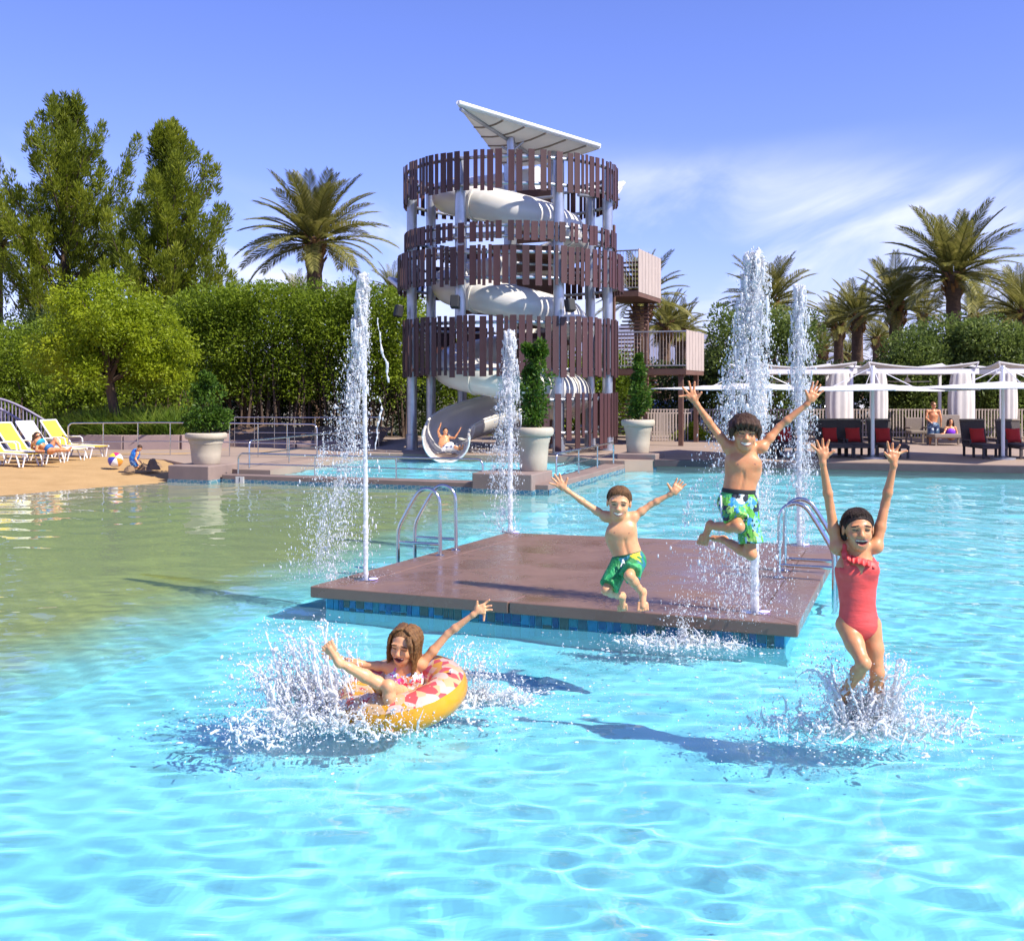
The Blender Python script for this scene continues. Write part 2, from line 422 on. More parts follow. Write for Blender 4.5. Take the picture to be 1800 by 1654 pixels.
ysand = np.concatenate([np.arange(1.5, 22, .8), np.arange(22, 37.2, .12)])
tt = np.concatenate([np.linspace(0, .62, 12), np.linspace(.63, 1, 150)])
Xs = -30 + (bound_x(ysand)[:, None] + 30) * tt[None, :]
Ys = np.repeat(ysand[:, None], len(tt), 1)
Zs = np.where(inside([A_ + V * .25, B_ + V * .1, C_, (1.9, 36.5), (-4.6, 36.5)], Xs, Ys), -.6, sand_z(Xs, Ys))
v = np.stack([Xs, Ys, Zs], -1)
sk = v[:, -1:, :].copy(); sk[..., 2] = -.9; v = np.concatenate([v, sk], 1)
ny_, nx_ = v.shape[:2]; ii = np.arange(nx_ * ny_).reshape(ny_, nx_)
f = np.stack([ii[:-1, :-1], ii[:-1, 1:], ii[1:, 1:], ii[1:, :-1]], -1).reshape(-1, 4)
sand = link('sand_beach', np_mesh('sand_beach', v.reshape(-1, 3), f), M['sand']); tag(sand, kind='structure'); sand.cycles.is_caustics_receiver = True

upper = [(-6.1, 28.0), (.28, 25.62), (2.52, 31.75), (1.9, 33.4), (-4.7, 35.0)]
deck_right = [(3.2, 31.5), (4.1, 31.9), (13.5, 29.25), (22, 26.8), (22, 48), (-4.7, 48), (-4.7, 35.0), (1.9, 33.4), (2.52, 31.75)]
deck_left = [(-8.2, 29.2), (-7.0, 28.3), (-6.1, 28.0), (-4.7, 35.0), (-4.7, 48), (-30, 48), (-30, 36.6), (-12.3, 33.3), (-10.1, 32.2)]
d = MB().prism(deck_right, -1.3, .30).build('pool_deck', M['deck']); tag(d, kind='structure')
d = MB().prism(deck_left, -1.3, .296).build('pool_deck', M['deck']); tag(d, kind='structure')
# dark nosing under the right deck edge, tile band below
eb = MB()
pts = [Vector((4.1, 31.9, 0)), Vector((13.5, 29.25, 0)), Vector((22, 26.8, 0))]
nrm = Vector((-.271, -.963, 0))
for a, b in zip(pts, pts[1:]):
    eb.add([a + nrm * .05 + Vector((0, 0, z)) for z in (.12, .306)] + [b + nrm * .05 + Vector((0, 0, z)) for z in (.306, .12)] +
           [a - nrm * .35 + Vector((0, 0, .306)), b - nrm * .35 + Vector((0, 0, .306)), a + Vector((0, 0, .12)), b + Vector((0, 0, .12))],
           [(0, 3, 2, 1), (1, 2, 5, 4), (0, 6, 7, 3)])
tag(eb.build('deck_edge', mat('deck_nosing', (.11, .075, .075), .8, (.09, .06, .06), 3)), kind='structure')

# shallow splash pool in front of the slide
d = MB().prism(upper, -1.3, -.18).build('splash_pool_floor', M['poolfloor']); tag(d, kind='structure'); d.cycles.is_caustics_receiver = True
fw = MB().prism([A_, B_, B_ + V * .6 - U * .1, A_ + V * .35], -1.3, .20).build('splash_pool_wall', M['coping'], bevel=.02); tag(fw, kind='structure')
rw = MB().prism([B_ + V * .02, C_, C_ - U * .62, B_ - U * .56 + V * .5], -1.3, .204).build('splash_pool_coping', M['coping'], bevel=.02); tag(rw, kind='structure')
tb = MB()
n1 = Vector((-.347, -.938, 0)); n2 = Vector((.941, -.339, 0))
for a, b, nn in ((A_, B_, n1), (B_, C_, n2)):
    o_ = nn * .012
    tb.add([a + o_ + Vector((0, 0, -.5)), b + o_ + Vector((0, 0, -.5)), b + o_ + Vector((0, 0, .085)), a + o_ + Vector((0, 0, .085)), a + Vector((0, 0, .085)), b + Vector((0, 0, .085))], [(0, 1, 2, 3), (3, 2, 5, 4)])
tag(tb.build('waterline_tile_band', M['tileband']), kind='structure')

# ---------------------------------------------------------------- water
rng = np.random.default_rng(11)
RING_C = (-.82, 8.15); JUMP_C = (2.42, 7.75)
def wave(X, Y):
    Z = np.zeros_like(X)
    for i in range(46):
        lam = .17 * (2.2 / .17) ** rng.random(); a = .0019 * lam ** .66
        th = rng.normal(1.4, .55); k = 2 * math.pi / lam
        Z += a * np.sin(k * (X * math.cos(th) + Y * math.sin(th)) + rng.random() * 6.28 + .6 * np.sin(.7 * X + .4 * Y + i))
    Z *= .78 + .30 * np.sin(.55 * X + 1.3) * np.sin(.43 * Y + .4) + .18 * np.clip(X / 4, -1, 1)
    for (cx, cy), amp, lam in ((RING_C, .004, .60), (JUMP_C, .004, .55)):
        r = np.hypot(X - cx, Y - cy)
        Z += amp * np.cos(2 * math.pi * r / lam) * np.exp(-((r - .75) / .75) ** 2)
    return Z
ys = [1.5]
while ys[-1] < 34: ys.append(ys[-1] + (.12 if ys[-1] < 4 else max(.03, .0062 * ys[-1])))
ys = np.array(ys)
xs = np.concatenate([np.arange(-25, -15, .25), np.arange(-15, 15, .048), np.arange(15, 22.2, .25)])
X, Y = np.meshgrid(xs, ys)
Z = wave(X, Y)
ny_, nx_ = X.shape; ii = np.arange(nx_ * ny_).reshape(ny_, nx_)
f = np.stack([ii[:-1, :-1], ii[:-1, 1:], ii[1:, 1:], ii[1:, :-1]], -1).reshape(-1, 4)
xc = ((X[:-1, :-1] + X[1:, 1:]) / 2).ravel(); yc = ((Y[:-1, :-1] + Y[1:, 1:]) / 2).ravel()
blocked = [(A_ + V * .2)[:2], (B_ + V * .2 - U * .1)[:2], (C_ - U * .2)[:2], (4.1, 32.2), (13.5, 29.6), (22.2, 27.1), (22.2, 40), (-7.3, 40)]
keep = ~inside(blocked, xc, yc) & (sand_z(xc, yc) < .12)
f = f[keep]
used = np.unique(f); remap = np.full(nx_ * ny_, -1); remap[used] = np.arange(len(used))
vv = np.stack([X, Y, Z], -1).reshape(-1, 3)[used]
def water_mat(name, tint):
    m, nt, b = new_mat(name); nt.nodes.remove(b)
    gl = node(nt, 'ShaderNodeBsdfGlass', Roughness=0, IOR=1.33, Color=c4(tint)); # pale diffuse share stands in for scattered light, lifting the floor shadows
    df = node(nt, 'ShaderNodeBsdfDiffuse', Color=(.45, .82, .88, 1)); ms = node(nt, 'ShaderNodeMixShader'); ms.inputs[0].default_value = .06
    nt.links.new(gl.outputs[0], ms.inputs[1]); nt.links.new(df.outputs[0], ms.inputs[2]); nt.links.new(ms.outputs[0], nt.nodes['Material Output'].inputs[0])
    return m
M['water'] = water_mat('pool_water', (.93, .99, 1))
water = link('pool_water', np_mesh('pool_water', vv, remap[f]), M['water']); tag(water, kind='structure'); water.cycles.is_caustics_caster = True
# splash pool water
xs = np.arange(-6.4, 2.8, .07); ys = np.arange(25.4, 35.2, .09)
X, Y = np.meshgrid(xs, ys); Z = .125 + wave(X, Y) * 2.2
ny_, nx_ = X.shape; ii = np.arange(nx_ * ny_).reshape(ny_, nx_)
f = np.stack([ii[:-1, :-1], ii[:-1, 1:], ii[1:, 1:], ii[1:, :-1]], -1).reshape(-1, 4)
keep = inside(upper, ((X[:-1, :-1] + X[1:, 1:]) / 2).ravel(), ((Y[:-1, :-1] + Y[1:, 1:]) / 2).ravel())
w2 = link('splash_pool_water', np_mesh('splash_pool_water', np.stack([X, Y, Z], -1).reshape(-1, 3), f[keep]), M['water']); tag(w2, kind='structure'); w2.cycles.is_caustics_caster = True

# far hills
h = MB(); rows = []
for j, (yy, sc_) in enumerate(((900, 0), (1300, 1), (1800, 0))):
    rows.append([(x, yy, .2 + sc_ * (38 + 26 * math.sin(x * .004 + 1) + 14 * math.sin(x * .013) + 6 * math.sin(x * .041))) for x in range(-1500, 1501, 40)])
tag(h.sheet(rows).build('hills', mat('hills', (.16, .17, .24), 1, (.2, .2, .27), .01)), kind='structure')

# ================================================================== PLATFORM IN THE POOL
FL, FR, BR, BL = (Vector(p) for p in ((-2.19, 12.03, 0), (2.60, 10.10, 0), (4.45, 15.10, 0), (-.08, 16.45, 0)))
plat = empty('swim_platform', ((FL + FR + BR + BL) / 4), 'wet brown concrete platform with blue tiled sides standing in the pool', 'platform')
def lerp(a, b, t): return a + (b - a) * t
def inset(dst):
    c = [FL, FR, BR, BL]; out = []
    for i in range(4):
        p, q, r_ = c[i - 1], c[i], c[(i + 1) % 4]
        a = (p - q).normalized(); b = (r_ - q).normalized()
        out.append(q + (a + b) * (dst / abs(a.cross(b).z)))
    return out
i1 = inset(.38); i2 = inset(.12); i3 = inset(.385)
MB().prism(i3, .10, .236).build('platform_slab', M['wet'], plat)
sides = [(FL, FR, i1[0], i1[1]), (FR, BR, i1[1], i1[2]), (BR, BL, i1[2], i1[3]), (BL, FL, i1[3], i1[0])]
for a, b, ia, ib in sides:
    for t0, t1 in ((0, .45), (.45, 1)):
        e0 = .0012 if t0 else 0; e1 = -.0012 if t1 < 1 else 0
        q = [lerp(a, b, t0 + e0), lerp(a, b, t1 + e1), lerp(ia, ib, t1 + e1), lerp(ia, ib, t0 + e0)]
        MB().prism(q, .115, .240).build('coping_stone', M['wet'], plat, bevel=.012)
base = MB().prism(i2, -1.2, .118).build('tiled_base', M['poolfloor'], plat); base.cycles.is_caustics_receiver = True
rnd = random.Random(5)
def tile_row(a, b, outward):
    L = (b - a).length; dr = (b - a).normalized(); x = .01
    cache = {}
    while x < L - .05:
        wd = rnd.choice((.062, .075, .09, .105)); wd = min(wd, L - x - .004)
        split = rnd.random() < .45
        for z0, z1 in (((.018, .112), (-.10, .012)) if split else ((-.005, .112), (-.10, -.011))):
            c = a + dr * (x + wd / 2) + outward * .004
            o = MB().box((0, 0, 0), (wd - .008, .012 + rnd.random() * .004, z1 - z0)).build('tile', M['tile'], None, bevel=.002)
            o.parent = plat
            o.matrix_parent_inverse = Matrix.Translation(-plat.location)
            o.location = (c.x, c.y, (z0 + z1) / 2)
            o.rotation_euler = (0, 0, math.atan2(dr.y, dr.x))
        x += wd
tile_row(i2[0], i2[1], Vector((-.374, -.927, 0)))

# pool ladders
def ladder(base_pt, out, label):
    out = Vector(out).normalized(); side = V
    t = empty('pool_ladder', base_pt, label, 'ladder')
    for k in (0, 1):
        b0 = Vector(base_pt) + side * (.50 * k)
        ins, hh, L = b0, .85, .60
        pr = [(0, .0), (0, .30), (.005, .55)]
        for a in range(0, 101, 12):       # arch
            an = R(180 - a * 1.5); pr.append((.185 + .18 * math.cos(an), .66 + .19 * math.sin(an)))
        pr += [(.44, .60), (.52, .46), (.57, .37), (.595, .29), (.60, .2), (.60, -.25), (.60, -.75)]
        # smooth
        q = [Vector((x, z, 0)) for x, z in pr]
        for _ in range(1):
            s_ = [q[0]]
            for a, b in zip(q, q[1:]): s_ += [a.lerp(b, .25), a.lerp(b, .75)]
            s_.append(q[-1]); q = s_
        MB().tube([b0 + out * p.x + Vector((0, 0, p.y)) for p in q], .0245, 12).build('rail', M['steel'], t, smooth=60)
        c = b0
        MB().lathe([(.06, 0), (.06, .008), (.045, .016), (.026, .02)], c + Vector((0, 0, .001)), 20).build('foot_flange', M['steel'], t, smooth=40)
        MB().tube([b0 + Vector((0, 0, .145)), b0 + out * .60 + Vector((0, 0, .145))], .019, 10).build('rung', M['steel'], t, smooth=60)
    for zz in (-.12, -.4):
        MB().tube([Vector(base_pt) + out * .6 + Vector((0, 0, zz - .24)), Vector(base_pt) + out * .6 + side * .5 + Vector((0, 0, zz - .24))], .025, 10).build('tread', M['steel'], t, smooth=60)
ladder((-.92, 14.2, .24), -U, 'stainless pool ladder on the platform edge facing the sand beach')
ladder((3.02, 12.55, .24), U, 'stainless pool ladder on the platform edge behind the girl in coral')
# ================================================================== SLIDE TOWER
TC = Vector((-.05, 37.5, .30))
def pol(r, deg, z): return Vector((TC.x + r * math.cos(R(deg)), TC.y + r * math.sin(R(deg)), z))
tower = empty('slide_tower', TC, 'round slide tower of galvanised columns and bands of dark brown vertical slats', 'tower')
cols_ = [(297, .3, 9.55), (345, .3, 9.55), (32, .3, 9.55), (85, .3, 9.55), (122, .3, 9.55), (148, .3, 9.2), (186, .3, 9.2), (242, 4.2, 9.55)]
for a, z0, z1 in cols_:
    MB().cyl(pol(3.32, a, z0), pol(3.32, a, z1), .17, n=20).build('column', M['galv'], tower, smooth=50)
    if z0 < 1: MB().lathe([(.27, 0), (.27, .03), (.2, .035), (.2, .5), (.172, .52)], pol(3.32, a, .30), 20).build('column_base', M['galv'], tower, smooth=40)
bands = [(3.60, 9.68, 8.42, 0, 360), (3.56, 7.50, 6.88, 0, 360), (3.78, 6.74, 5.52, 0, 360), (3.62, 4.60, 2.72, 0, 360), (3.60, 2.22, .75, 286, 408)]
rt = random.Random(9)
slat_meshes = {}
def slat_mesh(wd, hh):
    k = (wd, hh)
    if k not in slat_meshes:
        me = MB().box((0, 0, 0), (.028, wd, hh)).mesh('slat'); me.materials.append(M['slat']); slat_meshes[k] = me
    return slat_meshes[k]
rear = MB()
for bi, (rad, zt, zb, a0, a1) in enumerate(bands):
    full = a1 - a0 == 360
    for zz in ((zt - .22, zb + .22) if zt - zb > .9 else (zt - .14, zb + .14)):
        rr = rad - .09
        MB().tube([pol(rr, a0 + (a1 - a0) * i / 72, zz) for i in range(72 if full else 73)], .055, 10, closed=full).build('ring_rail', M['galv'], tower, smooth=60)
    a = a0 + .5
    while a < a1 - 1.5:
        wd = rt.choice((.10, .13, .19, .21, .21)); gap = rt.choice((.05, .06, .09, .14, .19))
        if bi == 3: gap *= .8
        da = math.degrees(wd / rad); am = a + da / 2
        hh = round(zt - zb - rt.choice((0, 0, .03, .06)), 3)
        z1 = zt - rt.choice((0, 0, .02, .035))
        if bi == 4 and rt.random() < .35: hh += .32
        front = math.sin(R(am)) < .12
        c = pol(rad + rt.uniform(-.012, .012), am, z1 - hh / 2)
        if front:
            o = bpy.data.objects.new('slat', slat_mesh(wd, hh)); col.objects.link(o)
            o.parent = tower; o.matrix_parent_inverse = Matrix.Translation(-TC)
            o.location = c; o.rotation_euler = (0, 0, R(am))
        else: rear.box(c, (.028, wd, hh), rz=R(am))
        a += da + math.degrees(gap / rad)
rear.build('slat', M['slat'], tower, kind='stuff')
# centre mast, radial arms that carry the slide, inner landings
MB().cyl(TC, TC + Vector((0, 0, 9.6)), .22, n=20).build('centre_mast', M['galv'], tower, smooth=50)
for k in range(14):
    an = 40 + k * 77; z = 1.9 + k * .52
    MB().cyl(pol(.2, an, z), pol(2.1, an, z - .05), .06, n=8).build('support_arm', M['galv'], tower, smooth=50)
for z, a0, a1, ri, ro in ((6.95, 250, 420, .6, 2.0), (5.05, 20, 190, .6, 1.6), (3.95, 290, 440, .6, 2.0)):
    m = MB(); n = 16
    up = [pol(ro, a0 + (a1 - a0) * i / n, 0) for i in range(n + 1)] + [pol(ri, a1 - (a1 - a0) * i / n, 0) for i in range(n + 1)]
    m.prism([(p.x, p.y) for p in up], z - .14, z); m.build('landing', M['stairwood'], tower)
for k in range(9):
    z = .4 + k
    MB().box(pol(1.45, 62, z + .45), (1.7, .06, .85), rz=R(62 + 90)).build('cladding_board', M['stairwood'], tower)
# triangular sail roofs on top
def sail(A, B, C, name, thick=.10):
    n = 10; rows = []; G0 = (A + B + C) / 3
    for i in range(n + 1):
        t = i / n; l, r_ = A.lerp(B, t), A.lerp(C, t); row = []
        for j in range(n + 1):
            s_ = j / n; p = l.lerp(r_, s_); row.append(p - Vector((0, 0, .35 * 4 * s_ * (1 - s_) * t * (1 - .6 * t))))
        rows.append(row)
    o = MB().sheet(rows, thick).build(name, M['white_fabric'], tower, smooth=35)
    for a, b in ((A, B), (A, C), (B, C)):
        MB().tube([a, b], .075, 10).build('edge_tube', M['white_paint'], o, smooth=50)
    mid = B.lerp(C, .5)
    MB().tube([A.lerp(mid, .02) - Vector((0, 0, .16)), mid - Vector((0, 0, .42))], .06, 8).build('ridge_beam', M['galv'], o, smooth=50)
    for t in (.3, .45, .6, .75, .9):
        MB().tube([p - Vector((0, 0, thick + .02)) for p in [A.lerp(B, t).lerp(A.lerp(C, t), s_) - Vector((0, 0, .35 * 4 * s_ * (1 - s_) * t * (1 - .6 * t))) for s_ in (0, .25, .5, .75, 1)]], .032, 6).build('batten', M['taupe'], o, smooth=50)
    return o
sail(P(806, 181, 34), P(1054, 257, 37), P(888, 290, 40), 'sail_roof')
sail(P(1015, 335, 38), P(1096, 322, 41.5), P(1080, 338, 40.0), 'sail_roof', .08)
sail(P(720, 520, 38.5), P(684, 490, 39.5), P(745, 505, 41.5), 'sail_roof', .08)
MB().cyl(P(898, 340, 36.2), P(898, 243, 36.2), .13, n=16).build('roof_post', M['galv'], tower, smooth=50)
MB().cyl(P(973, 380, 36.6), P(973, 255, 37.4), .09, n=16).build('roof_post', M['galv'], tower, smooth=50)
for (a, b) in (((898, 268), (882, 258)), ((898, 268), (920, 250))):
    MB().cyl(P(a[0], a[1], 36.2), P(b[0], b[1], 36.3), .04, n=8).build('strut', M['galv'], tower, smooth=50)

# ------------------------------------------------------------------ water slide
slide = empty('water_slide', (-2.0, 33.6, .1), 'cream spiral tube water slide winding inside the slatted tower to an open flume', 'water slide')
keys = [(60, 9.75), (180, 8.85), (270, 8.05), (360, 7.3), (450, 6.6), (540, 5.85), (630, 5.10), (720, 4.4), (810, 3.75), (900, 3.1), (990, 2.52), (1080, 2.12), (1170, 1.66), (1260, 1.12)]
def zphi(p):
    for (a, za), (b, zb) in zip(keys, keys[1:]):
        if a <= p <= b: return za + (zb - za) * (p - a) / (b - a)
    return keys[-1][1]
def zs_(p): return sum(zphi(min(max(p + d_, 60), 1260)) for d_ in (-40, -20, 0, 20, 40)) / 5
RH = 2.1
def hel(p): return pol(RH, p, zs_(p))
seg = [(60, 150), (150, 240), (240, 330), (330, 420), (420, 510), (510, 600), (600, 690), (690, 780), (780, 870), (870, 960), (960, 1050)]
for a, b in seg:
    MB().tube([hel(a + (b - a) * i / 14) for i in range(15)], .56, 26, caps=(a == 60)).build('tube_segment', M['slide'], slide, smooth=60)
    MB().tube([hel(b - .9), hel(b + .9)], .605, 26).build('flange', M['slide'], slide, smooth=40)
# open flume: swept channel, high on the outer bank
pts = [hel(p) for p in range(1046, 1082, 7)]
ctl = [hel(1074), hel(1081), Vector((1.75, 38.55, 1.98)), Vector((.75, 38.55, 1.80)), Vector((-.45, 38.05, 1.60)), Vector((-1.45, 37.15, 1.36)), Vector((-1.98, 36.0, 1.12)), Vector((-2.06, 34.8, .90)), Vector((-1.98, 33.4, .80)), Vector((-1.95, 32.6, .78))]
for i in range(1, len(ctl) - 2):
    p0, p1, p2, p3 = ctl[i - 1:i + 3]
    for k in range(1, 6):
        u_ = k / 5; pts.append(.5 * ((2 * p1) + (p2 - p0) * u_ + (2 * p0 - 5 * p1 + 4 * p2 - p3) * u_ ** 2 + (3 * p1 - p0 - 3 * p2 + p3) * u_ ** 3))
rows = []; N = len(pts)
for i, p in enumerate(pts):
    t = (pts[min(i + 1, N - 1)] - pts[max(i - 1, 0)]).normalized()
    left = Vector((0, 0, 1)).cross(t).normalized()      # inner side of the bend is the left of travel
    up = t.cross(left)
    fr = i / (N - 1); rr = .60 + .10 * min(1, fr * 2)
    lo, hi = lerp(14, -4, fr), lerp(248, 188, max(0, fr - .25) / .75)
    if i < 3: lo, hi = -85, 265
    row = []
    for k in range(21):
        an = R(-lo - (hi - lo) * k / 20)
        row.append(p + left * math.cos(an) * rr + up * math.sin(an) * rr)
    rows.append(row)
fo = MB().sheet(rows).build('flume', M['slide'], slide, smooth=80)
sm = fo.modifiers.new('solid', 'SOLIDIFY'); sm.thickness = .05; sm.offset = 0
for e in (0, 20):
    MB().tube([r_[e] for r_ in rows[3:]], .045, 8).build('flume_lip', M['slide'], slide, smooth=60)
for i in range(8, N - 3, 7):
    MB().tube([q + (q - pts[i]).normalized() * .03 for q in rows[i]], .035, 6).build('flange', M['slide'], slide, smooth=60)
for i in (12, 20, 28):
    q = pts[i]; MB().cyl((q.x, q.y, .3), (q.x, q.y, q.z - .68), .09, n=12).build('flume_post', M['galv'], slide, smooth=50)

# ------------------------------------------------------------------ stair tower with two balconies behind
st = empty('stair_tower', (4.2, 42, .3), 'brown stair tower with two railed balconies behind the slide tower', 'stair tower')
def balcony(cor, front_len, side_len, z0, zt, nb):
    c = Vector(cor); l = c - U * front_len; bR = c + V * side_len; bL = l + V * side_len
    fl_ = MB().prism([c, bR, bL, l], z0 - .22, z0).build('balcony_floor', M['stairwood'], st)
    rl = MB()
    for a, b in ((l, c),):
        rl.tube([a + Vector((0, 0, zt)), b + Vector((0, 0, zt))], .03, 8); rl.tube([a + Vector((0, 0, z0 + .1)), b + Vector((0, 0, z0 + .1))], .02, 8)
    rl.build('guard_rail', M['galv'], st, smooth=50)
    bal = MB(); n = int(front_len / .115)
    for i in range(n + 1):
        p = l.lerp(c, i / n); bal.cyl(p + Vector((0, 0, z0 + .1)), p + Vector((0, 0, zt)), .010, n=6)
    n = int(side_len / .115)
    for i in range(n + 1):
        p = l.lerp(bL, i / n); bal.cyl(p + Vector((0, 0, z0 + .1)), p + Vector((0, 0, zt)), .010, n=6)
    bal.build('baluster', M['beige_panel'], st, kind='stuff')
    for i in range(nb):
        a = c.lerp(bR, (i + .04) / nb); b = c.lerp(bR, (i + .96) / nb)
        MB().bar(a + Vector((0, 0, (z0 + zt) / 2)), b + Vector((0, 0, (z0 + zt) / 2)), .03, zt - z0 + .12).build('panel_board', M['beige_panel'], st)
balcony((4.67, 41, 0), 1.5, 3.6, 5.97, 7.45, 7)
balcony((6.12, 39, 0), 3.4, 3.2, 3.05, 4.35, 6)
for p in ((3.75, 41.2), (3.95, 44.5), (5.4, 44.6), (6.0, 39.4), (7.0, 42.2)):
    zt = 8.4 if p[0] < 4.5 else 3.0 if p[0] > 5.9 else 7.4
    MB().box((p[0], p[1], (zt + .3) / 2), (.16, .16, zt - .3), rz=-.36).build('post', M['stairwood'], st)
for i in range(9):
    MB().box((3.62 + .10 * (i % 2) + .035 * i, 41.9 + .42 * i * .9, 4.3), (.05, .2, 8.0), rz=-.36).build('cladding_slat', M['slat'], st)
fl1 = MB()
for k in range(44):           # stair flights zigzag inside
    lv, s_ = divmod(k, 11); t = s_ / 11 if lv % 2 == 0 else 1 - s_ / 11
    fl1.box(Vector((4.3 + .3 * (lv % 2), 42.2, .3)) + V * (t * 2.4) + Vector((0, 0, .18 + k * .155)), (1.0, .28, .05), rz=-.36)
fl1.build('stair_tread', M['stairwood'], st, kind='stuff')

def speaker(px, py, Y, yaw, label):
    c = P(px, py, Y)
    t = empty('loudspeaker', c, label, 'loudspeaker', None)
    m = Matrix.Rotation(R(yaw), 3, 'Z') @ Matrix.Rotation(R(-12), 3, 'X')
    MB().box(c, (.27, .24, .40), M=m).build('speaker_cabinet', M['black'], t, bevel=.03)
    MB().box(c + m @ Vector((0, -.125, 0)), (.22, .012, .34), M=m).build('grille', mat('grille', (.03, .03, .032), .7, (.015, .015, .015), 200), t)
    MB().bar(c + m @ Vector((0, .1, 0)), c + m @ Vector((0, .1, 0)) + Vector((0, .35, 0)), .05, .05).build('bracket', M['galv'], t)
speaker(800, 531, 34.1, -8, 'black loudspeaker on the tower column beside the tube slide\'s middle turn')
speaker(1002, 537, 34.1, 35, 'tilted black loudspeaker on the tower column to the sunlit side')
speaker(701, 547, 36.6, -60, 'black loudspeaker on the tower column next to the hedge')
# ================================================================== VEGETATION HELPERS
nrg = np.random.default_rng(21)
def unit(a): return a / np.maximum(np.linalg.norm(a, axis=-1, keepdims=True), 1e-9)
def leaves(name, pos, dirs, length, width, mt, parent=None, kind=None, rnd=None, fold=.0):
    n = len(pos); dirs = unit(dirs)
    side = unit(np.cross(dirs, unit(nrg.normal(size=(n, 3)))))
    L = length * nrg.uniform(.65, 1.25, (n, 1)); W = width * nrg.uniform(.7, 1.25, (n, 1))
    up = np.cross(side, dirs)
    v = np.stack([pos, pos + dirs * L * .5 + side * W * .5 + up * fold * W, pos + dirs * L, pos + dirs * L * .5 - side * W * .5 + up * fold * W], 1).reshape(-1, 3)
    f = np.arange(4 * n).reshape(n, 4)
    r = nrg.random(n) if rnd is None else rnd
    return link(name, np_mesh(name, v, f, False, np.repeat(r, 4)), mt, parent, kind)
def clump_pts(cen, rad, n, shell=.6, squash=(1, 1, 1)):
    """n leaves on each lumpy clump; returns pos, outward dir"""
    cen = np.asarray(cen, float); rad = np.asarray(rad, float); k = len(cen)
    d = unit(nrg.normal(size=(k, n, 3)))
    r = shell + (1 - shell) * nrg.random((k, n, 1)) ** .6
    p = cen[:, None, :] + d * r * rad[:, None, None] * np.asarray(squash)
    return p.reshape(-1, 3), d.reshape(-1, 3)
M['leaf_hedge'] = foliage('hedge_leaf', (.085, .135, .011), (.195, .275, .018), (.31, .39, .028), trans=.5)
M['leaf_pine'] = foliage('pine_needle', (.10, .135, .014), (.20, .245, .020), (.32, .35, .032), trans=.5)
M['leaf_mesquite'] = foliage('mesquite_leaf', (.14, .20, .008), (.29, .37, .014), (.44, .48, .026), trans=.5)
M['leaf_olean'] = foliage('oleander_leaf', (.06, .095, .018), (.135, .19, .038), (.23, .28, .065), trans=.45)
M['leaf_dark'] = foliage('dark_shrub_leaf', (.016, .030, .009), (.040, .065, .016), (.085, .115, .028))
M['leaf_topiary'] = foliage('topiary_leaf', (.02, .05, .006), (.07, .145, .014), (.15, .25, .03), nscale=2)
M['leaf_grass'] = foliage('grass_blade', (.05, .10, .010), (.12, .21, .018), (.24, .30, .04), nscale=1)
M['leaf_palm'] = foliage('palm_leaflet', (.11, .115, .024), (.205, .20, .046), (.34, .30, .09), trans=.4, rough=.4, nscale=.8)

# ------------------------------------------------------------------ palms
def frond_mesh(droop, L, nl, seed):
    rg = np.random.default_rng(seed); n = nl
    t = np.linspace(0, 1, 14); ang = -droop * t ** 1.5
    ds = L / 13; x = np.concatenate([[0], np.cumsum(np.cos(ang[:-1]) * ds)]); z = np.concatenate([[0], np.cumsum(np.sin(ang[:-1]) * ds)])
    m = MB(); m.tube([(x[i], 0, z[i]) for i in range(14)], [.045 * (1 - .85 * u) + .004 for u in t], 4)
    nv = len(m.v); vs_, fs = [], []
    for s_ in (-1, 1):
        for u in np.linspace(.16, .995, n):
            u = min(1, u + rg.normal() * .004)
            px_, pz = np.interp(u, t, x), np.interp(u, t, z); an = np.interp(u, t, ang)
            tx, tz = math.cos(an), math.sin(an)
            ln = L * .17 * (.35 + 1.0 * math.sin(math.pi * min(1, .12 + u * .86)) ** .7) * rg.uniform(.85, 1.1)
            fwd = .55 + .5 * u
            dv = np.array([tx * fwd - tz * .28, s_ * .80, tz * fwd + tx * .28 - .10 - .12 * rg.random()]); dv /= np.linalg.norm(dv)
            b = np.array([px_, 0, pz]); wv = np.array([tx, 0, tz]) * .030 * (L / 3.2)
            mid = b + dv * ln * .55 + np.array([0, 0, .02]); tip = b + dv * ln - np.array([0, 0, .10 * ln])
            k = nv + len(vs_); vs_ += [tuple(b - wv * .6), tuple(mid - wv), tuple(tip), tuple(mid + wv), tuple(b + wv * .6)]; fs.append((k, k + 1, k + 2, k + 3, k + 4))
    m.v += vs_; m.f += fs
    me = m.mesh('frond'); a = me.attributes.new('rnd', 'FLOAT', 'POINT')
    val = np.full(len(me.vertices), .3, np.float32); val[nv:] = np.repeat(rg.random(len(vs_) // 5), 5); a.data.foreach_set('value', val)
    me.materials.append(M['leaf_palm']); return me
FR_M = {}
def frond(droop, L, nl):
    k = (droop, L, nl)
    if k not in FR_M: FR_M[k] = frond_mesh(droop, L, nl, len(FR_M) + 3)
    return FR_M[k]
